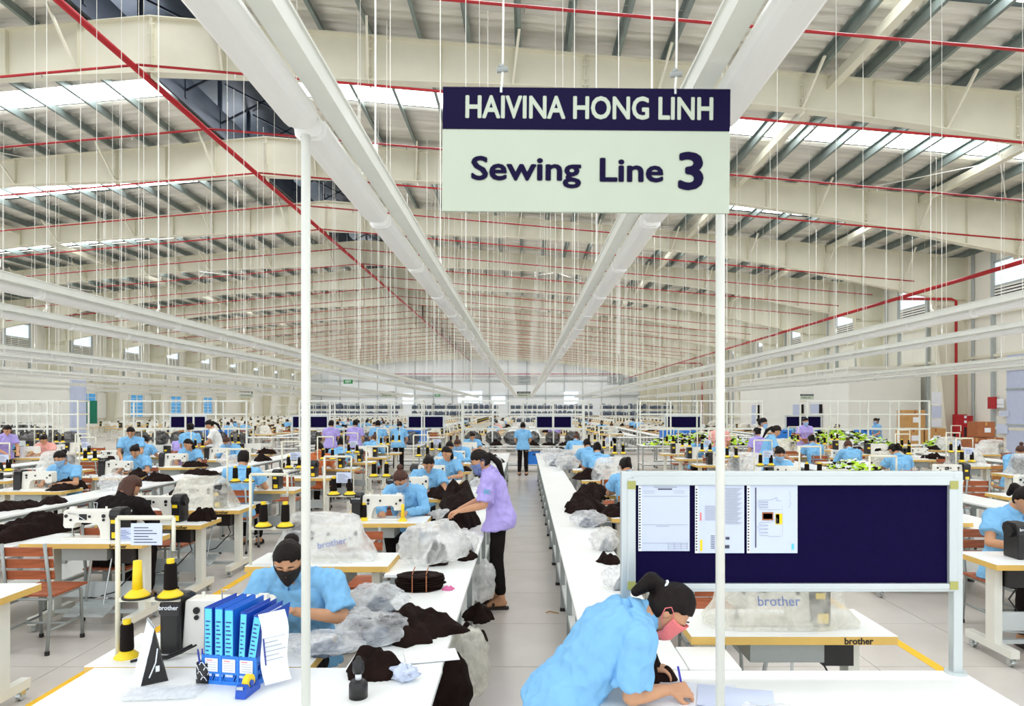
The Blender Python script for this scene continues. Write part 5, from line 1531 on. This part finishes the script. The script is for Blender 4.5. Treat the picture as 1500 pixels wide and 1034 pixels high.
# oil bottle
ob_ = MB().lathe([(.038, 0), (.0385, .055), (.03, .07), (.018, .074)], 22).build('oil_bottle', 'machine_black', smooth=True, loc=(*at(525, 1021)[:2], .71), label='small black bottle with white neck and black cap near front', cat='bottle')
MB().lathe([(.013, .074), (.013, .098), (.012, .1)], 16).build('neck', 'paper', ob_, smooth=True)
MB().lathe([(.02, .1), (.024, .112), (.024, .145), (.013, .155), (.008, .168)], 16).build('cap', 'machine_black', ob_, smooth=True)
# film sleeves and papers
def flat_sheet(w, h, seed, amp, m, lab, loc, rz, name='plastic_sleeve', cat='sleeve', n=14):
    mb = MB(); vs = []
    for lay in (0, 1):
        for i in range(n + 1):
            for j in range(n + 1):
                x, y = -w / 2 + w * i / n, -h / 2 + h * j / n
                z = .003 + amp * (.5 + .5 * noise.noise(Vector((x * 13 + seed, y * 13, seed))) + .3 * noise.noise(Vector((x * 30, y * 30, seed)))) + .0015 * lay
                vs.append((x, y, max(.001 + .0012 * lay, z)))
    N = n + 1; q = N * N; fs = []
    for i in range(n):
        for j in range(n):
            a = i * N + j; fs += [(a, a + N, a + N + 1, a + 1), (q + a, q + a + 1, q + a + N + 1, q + a + N)]
    mb.add(vs, fs)
    return mb.build(name, m, loc=loc, rz=rz, smooth=True, label=lab, cat=cat)
o = flat_sheet(.32, .15, 3, .012, 'film_clear', 'clear plastic sleeve lying near the front edge of left table', (*at(236, 1018)[:2], .71), R(6))
flat_sheet(.27, .13, 5, .003, 'paper', 'white paper inside the clear sleeve near the front edge', (*at(240, 1016)[:2], .7085), R(6), 'paper_sheet', 'paper', 6)
flat_sheet(.25, .16, 9, .001, 'paper', 'white sheet lying on the left long table before the garments', (*at(632, 962)[:2], .71), R(14), 'paper_sheet', 'paper', 4)
cr = link('crumpled_paper', blob(61, .05, .04, .03, .8, 'crumpled_paper', 'paper_blue', 20, 12, sc=3), None, (*at(592, 996)[:2], .71), label='crumpled pale tissue lying beside the round black garment', cat='paper')
# garments and bags on the left long table
def lay(name, me, px, py, z, lab, cat, rz=0, grp=None): return link(name, me, None, (*at(px, py, z)[:2], z), rz, label=lab, cat=cat, group=grp)
lay('black_garment', garment(3, .27, .17, .13, .4, n=70, rings=14), 590, 928, .71, 'jagged heap of black garment pieces on the left long table, middle', 'garment', R(10))
lay('black_garment', garment(7, .125, .10, .12, .3, n=60, rings=12), 552, 986, .71, 'round lump of black garments beside the crumpled tissue', 'garment')
# tied stack of folded black pieces
fs_ = thing('garment_bundle', (*at(615, 862)[:2], .71), 'tied bundle of folded black garments beside a small side table', 'garment', R(4))
for k in range(7):
    a = garment(70 + k, .155, .105, .02, .10, 'folded_layer', n=40, rings=5)
    link('folded_layer', a, fs_, (.006 * (k % 3 - 1), .004 * (k % 2), .0145 * k), R(3 * (k % 3)))
for x in (-.04, .05): MB().bb(x - .003, x + .003, -.112, -.10, .003, .11).bb(x - .003, x + .003, -.11, .10, .118, .122).build('tie', 'carton_dark', fs_)
lay('fabric_scrap', garment(12, .035, .025, .03, .5, 'fabric_scrap', mat('pink_scrap', (216, 110, 160), .8), 24, 5), 657, 864, .71, 'small pink fabric scrap beside the tied black bundle', 'scrap')
def bag(px, py, rx, ry, rz_, seed, m, lab, inner=None, rot=0, inner_m='garment_grey', z=.71):
    o = lay('plastic_bag', blob(seed, rx, ry, rz_, .3, m=m, n=40, rings=24), px, py, z, lab, 'bag', rot)
    if inner: link('contents', garment(seed + 1, rx * inner * .85, ry * inner * .85, rz_ * 1.1, .3, 'contents', inner_m, 36, 8), o, (0.02, 0, .006))
    return o
bag(478, 956, .17, .12, .05, 101, 'film_clear', 'clear plastic bag with grey pieces by the left post', .7)
bag(545, 942, .17, .13, .075, 105, 'film_clear', 'clear plastic bag with grey pieces next to black heap', .62)
bag(553, 893, .19, .12, .075, 102, 'film_clear', 'long clear plastic bag of grey pieces beside the seated worker', .6, R(-20))
bag(520, 917, .08, .06, .05, 103, 'film_clear', 'small open bag of dark pieces between larger clear bags', .85)
bag(636, 826, .24, .2, .16, 104, 'film', 'large milky plastic bag standing on the left long table', .45, inner_m='garment')
bag(684, 812, .09, .09, .10, 107, 'film', 'milky plastic bag beside a larger one on left long table', .5, inner_m='garment_grey')
lay('black_garment', garment(15, .08, .10, .08, .35), 684, 817, .71, 'small black garment piece near the table edge behind milky bags', 'garment')
lay('black_garment', garment(16, .2, .36, .24, .3, n=70, rings=14), 674, 770, .71, 'tall black garment pile in front of the lavender worker', 'garment', R(-14))
lay('black_garment', garment(17, .24, .6, .28, .25, n=70, rings=14), 672, 742, .71, 'second tall black garment pile at the lavender worker, further back', 'garment')
o = lay('tape_roll', MB().lathe([(.038, 0), (.038, .05), (.02, .05), (.02, 0)], 20).mesh('tape_roll', 'carton'), 643, 772, .71, 'brown tape roll on the side table by the black pile', 'tape')
lay('plastic_bag', blob(111, .12, .09, .05, .5, m='film'), 648, 760, .71, 'flat milky bag behind the brown tape roll', 'bag')
# orange box and bags under the left table
lay('orange_pouch', blob(120, .07, .05, .05, .25, 'orange_pouch', 'orange', 18, 10), 570, 915, .30, 'orange pouch on the lower shelf beside the seated worker', 'pouch') if False else None
o = lay('plastic_bag', blob(121, .13, .12, .2, .4, m='film_cream'), 680, 1020, .245, 'milky bag of scraps on the shelf under the left table', 'bag')
o = lay('black_bag', blob(122, .12, .15, .19, .25, 'black_bag', 'garment'), 657, 1065, .245, 'black sack standing on the shelf under the left table', 'bag')
o = lay('plastic_bag', blob(123, .1, .15, .17, .4, m='film'), 707, 880, .245, 'milky bag on the lower shelf near the lavender worker', 'bag')
for k, (px, py) in enumerate(((700, 905), (690, 940), (705, 860))):
    lay('black_garment', garment(130 + k, .12, .15, .12, .3), px, py, .245, 'dark garment pile on the lower shelf, %s toward the lavender worker' % ordw(k + 1), 'garment', 0, 'dark piles on the lower shelf')
# garments and bags on the right long table
bag(861, 770, .16, .2, .075, 141, 'film_clear', 'clear plastic bag with grey pieces on the right long table', .7)
lay('black_garment', garment(41, .23, .42, .2, .45, n=70, rings=12), 856, 748, .71, 'spread black garment pieces on the right long table, nearer heap', 'garment')
lay('black_garment', garment(42, .22, .45, .18, .55, n=70, rings=12), 868, 727, .71, 'ragged black garment strips on the right long table, farther heap', 'garment')
bag(884, 806, .12, .12, .085, 143, 'film', 'milky plastic bag on right long table beside black piece', .5)
bag(888, 792, .09, .1, .06, 144, 'film_cream', 'small cream plastic bag behind the milky bag at right', .5)
lay('black_garment', garment(44, .09, .1, .075, .35), 893, 824, .71, 'small black garment left of the notice board frame', 'garment')
bag(908, 862, .11, .11, .075, 146, 'film_clear', 'clear plastic bag of grey pieces next to board post', .7)
for k, (px, py, s) in enumerate(((812, 672, .3), (838, 676, .28), (815, 682, .26), (832, 688, .22), (856, 668, .26))):
    bag(px, py, s, s * 1.2, .13, 150 + k, 'film' if k % 2 else 'film_clear', 'grey plastic bag in the far cluster on right table, %s' % ordw(k + 1), .7)
for k, (px, py, m) in enumerate(((848, 905, 'crate_blue'), (838, 870, 'carton'), (833, 850, 'garment'))):
    pass
# paper, pen, garment at the writing worker
wr_paper = flat_sheet(.46, .26, 21, .001, 'paper', 'white form under the hand of the writing person', (.66, 2.83, .71), R(-8), 'paper_sheet', 'paper', 4)
flat_sheet(.30, .22, 23, .008, 'paper_blue', 'pale blue paper lying right of the writing person', (.86, 2.78, .7115), R(-16), 'paper_sheet', 'paper', 6)
flat_sheet(.26, .2, 25, .05, 'film', 'crumpled clear film lying right of the post at the front', (.93, 2.56, .7115), R(10), 'plastic_film', 'film')
link('black_garment', garment(52, .075, .09, .13, .5), None, (.545, 3.0, .713), label='small black glove piece under the left hand of writing person', cat='garment')
pen = MB().cyl((.655, 2.80, .716), (.628, 2.79, .845), .0045, n=8).build('pen', 'pen_blue', label='blue pen in the hand of the writing person', cat='pen', smooth=True)
MB().cyl((.655, 2.80, .716), (.657, 2.801, .7115), .0022, .0006, 8).build('tip', 'chrome', pen)
writer = person(dict(spine=((0, -.045, .70), (0, -.12, .80), (0, -.245, .95), (0, -.335, 1.01)), neck=(0, -.40, 1.035), head=(.0, -.485, 1.06), pitch=50, yaw=-6,
                     shl=(.17, -.325, .985), shr=(-.17, -.325, .985), ell=(.22, -.33, .762), elr=(-.155, -.305, .760), wrl=(.13, -.41, .765), wrr=(-.105, -.455, .765),
                     hdr=(.10, -1, -.02), hnr=(.55, 0, -.8), curlr=52, hdl=(-.1, -1, 0), hnl=(0, 0, -1), curll=30,
                     hpl=(.085, .0, .68), hpr=(-.085, 0, .68), knl=(.09, -.03, .39), knr=(-.09, -.03, .39), anl=(.10, .05, .095), anr=(-.10, .05, .095), hem=(0, .005, .60),
                     wd=((.165, .112), (.16, .112), (.175, .13), (.175, .095))), mask='mask_pink', style='hightail', vox=.0045, seed=9, sleeve=.80, label='person in light blue shirt and pink mask bending over the table, writing')
writer.location = (.12, 2.86, 0); writer.rotation_euler[2] = R(90)
Mh = headm((.0, -.485, 1.06), 50, -6)
ht = MB(); ht.tube([(.026 * math.cos(t), .085 + .006 * math.sin(t), .045 + .026 * math.sin(t)) for t in [k * PI / 5 for k in range(11)]], .006, 6)
ht2 = MB().add(ht.v, ht.f, Mh); ht2.build('hair_tie', 'paper', writer, smooth=True)
# lavender worker standing at the left table
lav = person(J(STAND, spine=((0, .02, .85), (0, .0, .99), (0, -.05, 1.14), (0, -.08, 1.25)), neck=(0, -.115, 1.315), head=(.0, -.175, 1.39), pitch=26, yaw=10,
               shl=(.165, -.08, 1.235), shr=(-.165, -.08, 1.235), ell=(.20, -.13, 1.0), elr=(-.2, -.18, 1.0), wrl=(.15, -.35, .94), wrr=(-.08, -.38, .92), cuff=.78, anl=(.09, .03, .095), anr=(-.09, -.03, .095)),
             shirt='lavender_cloth', mask='mask_plaid', style='tail', vox=.005, seed=10, sleeve=.85, hair='hair',
             label='person in lavender shirt standing at the left table, sorting black garments')
lav.location = (-.245, 6.55, 0); lav.rotation_euler[2] = R(-90)
e = lettering('EC', .05, 'teal_print', lav, (.262, -.098, 1.13), (PI / 2, 0, R(90)), bold=.001, name='sleeve_emblem')
# other people on their feet
def stand(k, x, y, rz, shirt, lab, sc=1., hair=None, mask=None):
    o = put_person(k, (x, y, 0), R(rz), shirt, lab, None, hair, mask); o.scale = (sc,) * 3; return o
stand('stand', -.04, 19.35, 180, 'blue', 'person in light blue shirt standing at the far end of the aisle', .97)
stand('stand2', -11.9, 15.6, 60, 'lavender', 'person in lavender shirt standing at far left behind the second leftward line', 1, None, None)
stand('stand2', -8.15, 14.2, 20, 'blue', 'person in light blue shirt standing over the second line leftward, nearest of three', 1)
stand('stand', -7.75, 15.8, 180, 'blue', 'person in light blue shirt seen from behind near the white-shirted person', 1)
stand('stand2', -7.72, 17.2, -70, 'white', 'person in white shirt standing in the walkway left of the first line', 1.05)
stand('stand', -5.6, 19.75, 180, 'lavender', 'person in lavender shirt from behind at the first leftward bench, left one', 1)
stand('stand', -4.9, 19.75, 175, 'lavender', 'person in lavender shirt from behind at the first leftward bench, right one', 1.01)
stand('stand', -4.25, 19.8, 185, 'blue', 'person in light blue shirt from behind at the first leftward bench, left one', 1)
stand('stand2', -3.65, 19.8, 180, 'blue', 'person in light blue shirt from behind at the first leftward bench, rightmost', 1)
stand('stand', 4.75, 16.6, 170, 'pink', 'person in pink shirt standing with back turned beyond the right post', 1.02)
stand('stand', 5.15, 15.0, 200, 'lavender', 'person in lavender shirt standing just right of the right post', .95)
stand('stand', 5.42, 15.7, 60, 'white', 'person in white shirt standing behind the light blue one, above the board', 1.08)
stand('stand2', 4.93, 13.9, 80, 'blue', 'person in light blue shirt standing above the board, facing right', 1.02)
man = stand('stand', 8.1, 19.75, 8, 'lavender', 'person in lavender shirt facing us, holding a brown basket', 1.05, None, None)
bs = MB().lathe([(.14, 0), (.19, .1), (.18, .1), (.13, .012)], 18).build('basket', 'carton_dark', loc=(8.08, 19.4, .93), label='brown basket held by the lavender-shirted person facing us', cat='basket')
stand('stand', 12.45, 24.05, -90, 'blue', 'person in light blue shirt beside a raised blue crate, far right', 1)
stand('stand2', 9.9, 21.75, 0, 'lavender', 'person in lavender shirt behind the big glove heap', .93)
# right wall furniture: fire cabinet, papers, cartons
fc = MB().bb(-.09, .09, -.33, .33, 0, 1.2).build('fire_cabinet', 'red_paint', loc=(17.35, 27.2, .46), label='red fire hose cabinet on the right wall column', cat='cabinet', bevel=.01)
MB().bb(-.30, .30, -.01, .01, .05, 1.15).build('door', 'red_paint', fc, (0, -.34, 0))
for z in (.86, 1.05): MB().bb(-.05, .05, -.355, -.35, z, z + .1).build('white_label', 'paper', fc)
MB().bb(-.05, .05, -.353, -.35, .18, .7).build('glass_strip', 'machine_black', fc)
MB().bb(-.06, 0, -.5, .5, 0, 1.3).build('front_leaf', 'red_paint', fc, (-.09, .1, .0)) if False else None
for px, py, w, h, m, lab, Y in ((1433, 590, .22, .45, 'red_paint', 'small red box mounted on the right wall', 25.9), (1446, 588, .3, .2, 'paper', 'white notice beside the small red box on the wall', 25.6), (1446, 595, .3, .12, 'paper', 'second white notice below the first on the wall', 25.6), (1452, 606, .25, .2, 'paper_blue', 'small blue notice on the right wall', 25.3), (1451, 628, .3, .35, 'paper_blue', 'framed notice low on the right wall', 25.4)):
    Z = 1.9 - (py - 598) * Y / 1000
    o = MB().bb(-.06 if m == 'red_paint' else -.01, 0, -w / 2 * 2, w / 2 * 2, -h / 2, h / 2).build('wall_notice' if m != 'red_paint' else 'alarm_box', m, loc=(XR - .115, Y, Z), label=lab, cat='notice' if m != 'red_paint' else 'box')
for k, (z, h) in enumerate(((1.5, .5), (2.05, .5), (1.15, .3))):
    MB().bb(-.2, .2, -.004, .004, 0, h).build('paper_notice', ('paper_blue', 'paper', 'paper')[k], loc=(16.55, 27.4, z), label='%s white paper notice on the right wall column, from the floor' % ('second', 'third', 'first')[k], cat='notice')
cn = 0
def carton(x, y, z, w, d, h, lab, m='carton', rz=0):
    o = MB().bb(-w / 2, w / 2, -d / 2, d / 2, 0, h).build('carton', m, loc=(x, y, z), rz=R(rz), label=lab, cat='carton', bevel=.008)
    MB().bb(-.03, .03, -d / 2 - .002, d / 2 + .002, h - .12, h + .002).build('tape_strip', 'carton_dark' if m == 'carton' else 'carton', o)
    MB().bb(-w * .1, w * .25, -d / 2 - .003, -d / 2, h * .3, h * .6).build('white_label', 'paper', o)
for k, (x, z) in enumerate(((13.2, 0), (13.95, 0), (14.7, 0), (13.2, .62), (13.95, .62), (13.25, 1.24))):
    carton(x, 23.4, z, .7, .5, .6, '%s carton in the pale stack near the fire cabinet' % ('left bottom', 'middle bottom', 'right bottom', 'left middle', 'right middle', 'top')[k])
for k, (x, z) in enumerate(((14.15, 0), (14.72, 0), (14.15, .5), (14.72, .5), (14.45, 1.0))):
    carton(x, 21.6, z, .55, .5, .48, '%s carton in the brown stack by the right wall' % ('left bottom', 'right bottom', 'left middle', 'right middle', 'top')[k], 'carton_dark')
# exit signs
for px, py, w, lab in ((510, 559, .5, 'green exit sign hanging at the far left centre'), (641, 579, .5, 'smaller green exit sign hanging further back')):
    Y = 38 if px < 600 else 62
    p = onY(px, py, Y); o = MB().bb(-w / 2, w / 2, -.03, .03, -.11, .11).build('exit_sign', 'exit_green', loc=p, label=lab, cat='sign')
    lettering('EXIT', .16, 'paper', o, (0, -.032, 0), bold=.004)
    for s in (-.2, .2): MB().cyl((s, 0, .11), (s, 0, roof_z(p.x) - p.z - .3), .006, n=4).build('hanger_wire', 'white_paint', o)
# scrap on the aisle floor, scuff and small things on the machine tables
MB().tube([(at(800, 898, 0).x, at(800, 898, 0).y, .006), (at(806, 897, 0).x, at(806, 897, 0).y, .012), (at(818, 899, 0).x, at(818, 899, 0).y, .006)], .006, 5).build('fabric_scrap', 'carton', label='thin brown scrap lying on the aisle floor', cat='scrap')
yc = cone(True); yc.location = (*at(590, 763, TT)[:2], TT); yc.scale = (.8, .8, 1); tag(yc, 'bare yellow cone on the table before the blue masked person', 'thread cone')
CONE[2].put((*at(533, 762, TT)[:2], TT), 0, 'black thread cone left of the bare yellow cone on that table', 'black thread cones')
lay('black_garment', garment(61, .05, .04, .05, .3), 512, 757, TT, 'small round black piece at the left end of that table', 'garment')
lay('black_garment', garment(62, .11, .1, .16, .7, n=60, rings=12), 299, 762, TT, 'spiky black garment at the end of the third leftward table', 'garment')
lay('black_garment', garment(63, .12, .16, .07, .3), 300, 768, TT, 'low black garment under the spiky one', 'garment') if False else None
lay('black_garment', garment(64, .2, .62, .2, .3, n=70, rings=14), 52, 782, .71, 'long black garment heap on the first leftward long table, near', 'garment', R(-8))
lay('black_garment', garment(65, .2, .3, .1, .35, n=60, rings=12), 22, 744, .71, 'black garment on the far long table at the left edge', 'garment')
lay('black_garment', garment(66, .2, .16, .2, .55, n=60, rings=12), 103, 716, .71, 'ragged black garment before the masked worker at left', 'garment')
lay('black_garment', garment(67, .2, .15, .1, .4, n=60, rings=12), 300, 695, .71, 'black garment lying mid long table at left', 'garment')
tk = MB().bb(-.07, .07, -.001, .001, 0, .11).build('table_card', 'paper_blue', loc=(-3.45, 5.9, TT + .004), rz=R(6), label='printed card standing at the right end of second leftward table', cat='card')
g = MB(); [g.bb(-.055, .05 - .02 * (k % 3), -.002, -.001, .012 + k * .014, .016 + k * .014) for k in range(6)]; g.build('printed_lines', 'ink_blue', tk, kind='stuff')

for x, y in ((1.30, 3.55), (-1.44, 5.06)):
    pass
for x, y, lab in ((1.31, 3.665 - .150, 0), (-1.42, 5.185 - .150, 1)):
    o = lettering('brother', .07, 'cover_print', None, (x, y, TT + .15), (R(76), R(-12 if lab else 0), 0), bold=0, depth=.0004)
    o.name = 'cover_lettering'
    cv = min((q for q in bpy.data.objects if q.name.startswith('plastic_cover') and q.parent is None), key=lambda q: (q.location.x - x) ** 2 + (q.location.y - y) ** 2)
    bpy.context.view_layer.update(); mw = o.matrix_world.copy(); o.parent = cv; o.matrix_parent_inverse = cv.matrix_world.inverted()
def drop(o):
    for c in list(o.children): drop(c)
    bpy.data.objects.remove(o)
for P in list(TABLE.values()) + list(MACH.values()) + list(CHAIR.values()) + list(CHAIRL.values()) + list(CONE.values()) + list(STAND_.values()) + COVERS + GARM + BAGS + DARKBAG + list(PS.values()) + [CARD]:
    if not P.used:
        try: drop(P.root)
        except ReferenceError: pass
for o in bpy.data.objects:
    if o.parent is None and 'label' in o and 'category' not in o and o.get('kind') != 'structure':
        o['category'] = CATS.get(o.name.split('.')[0], o.name.split('.')[0].replace('_', ' '))
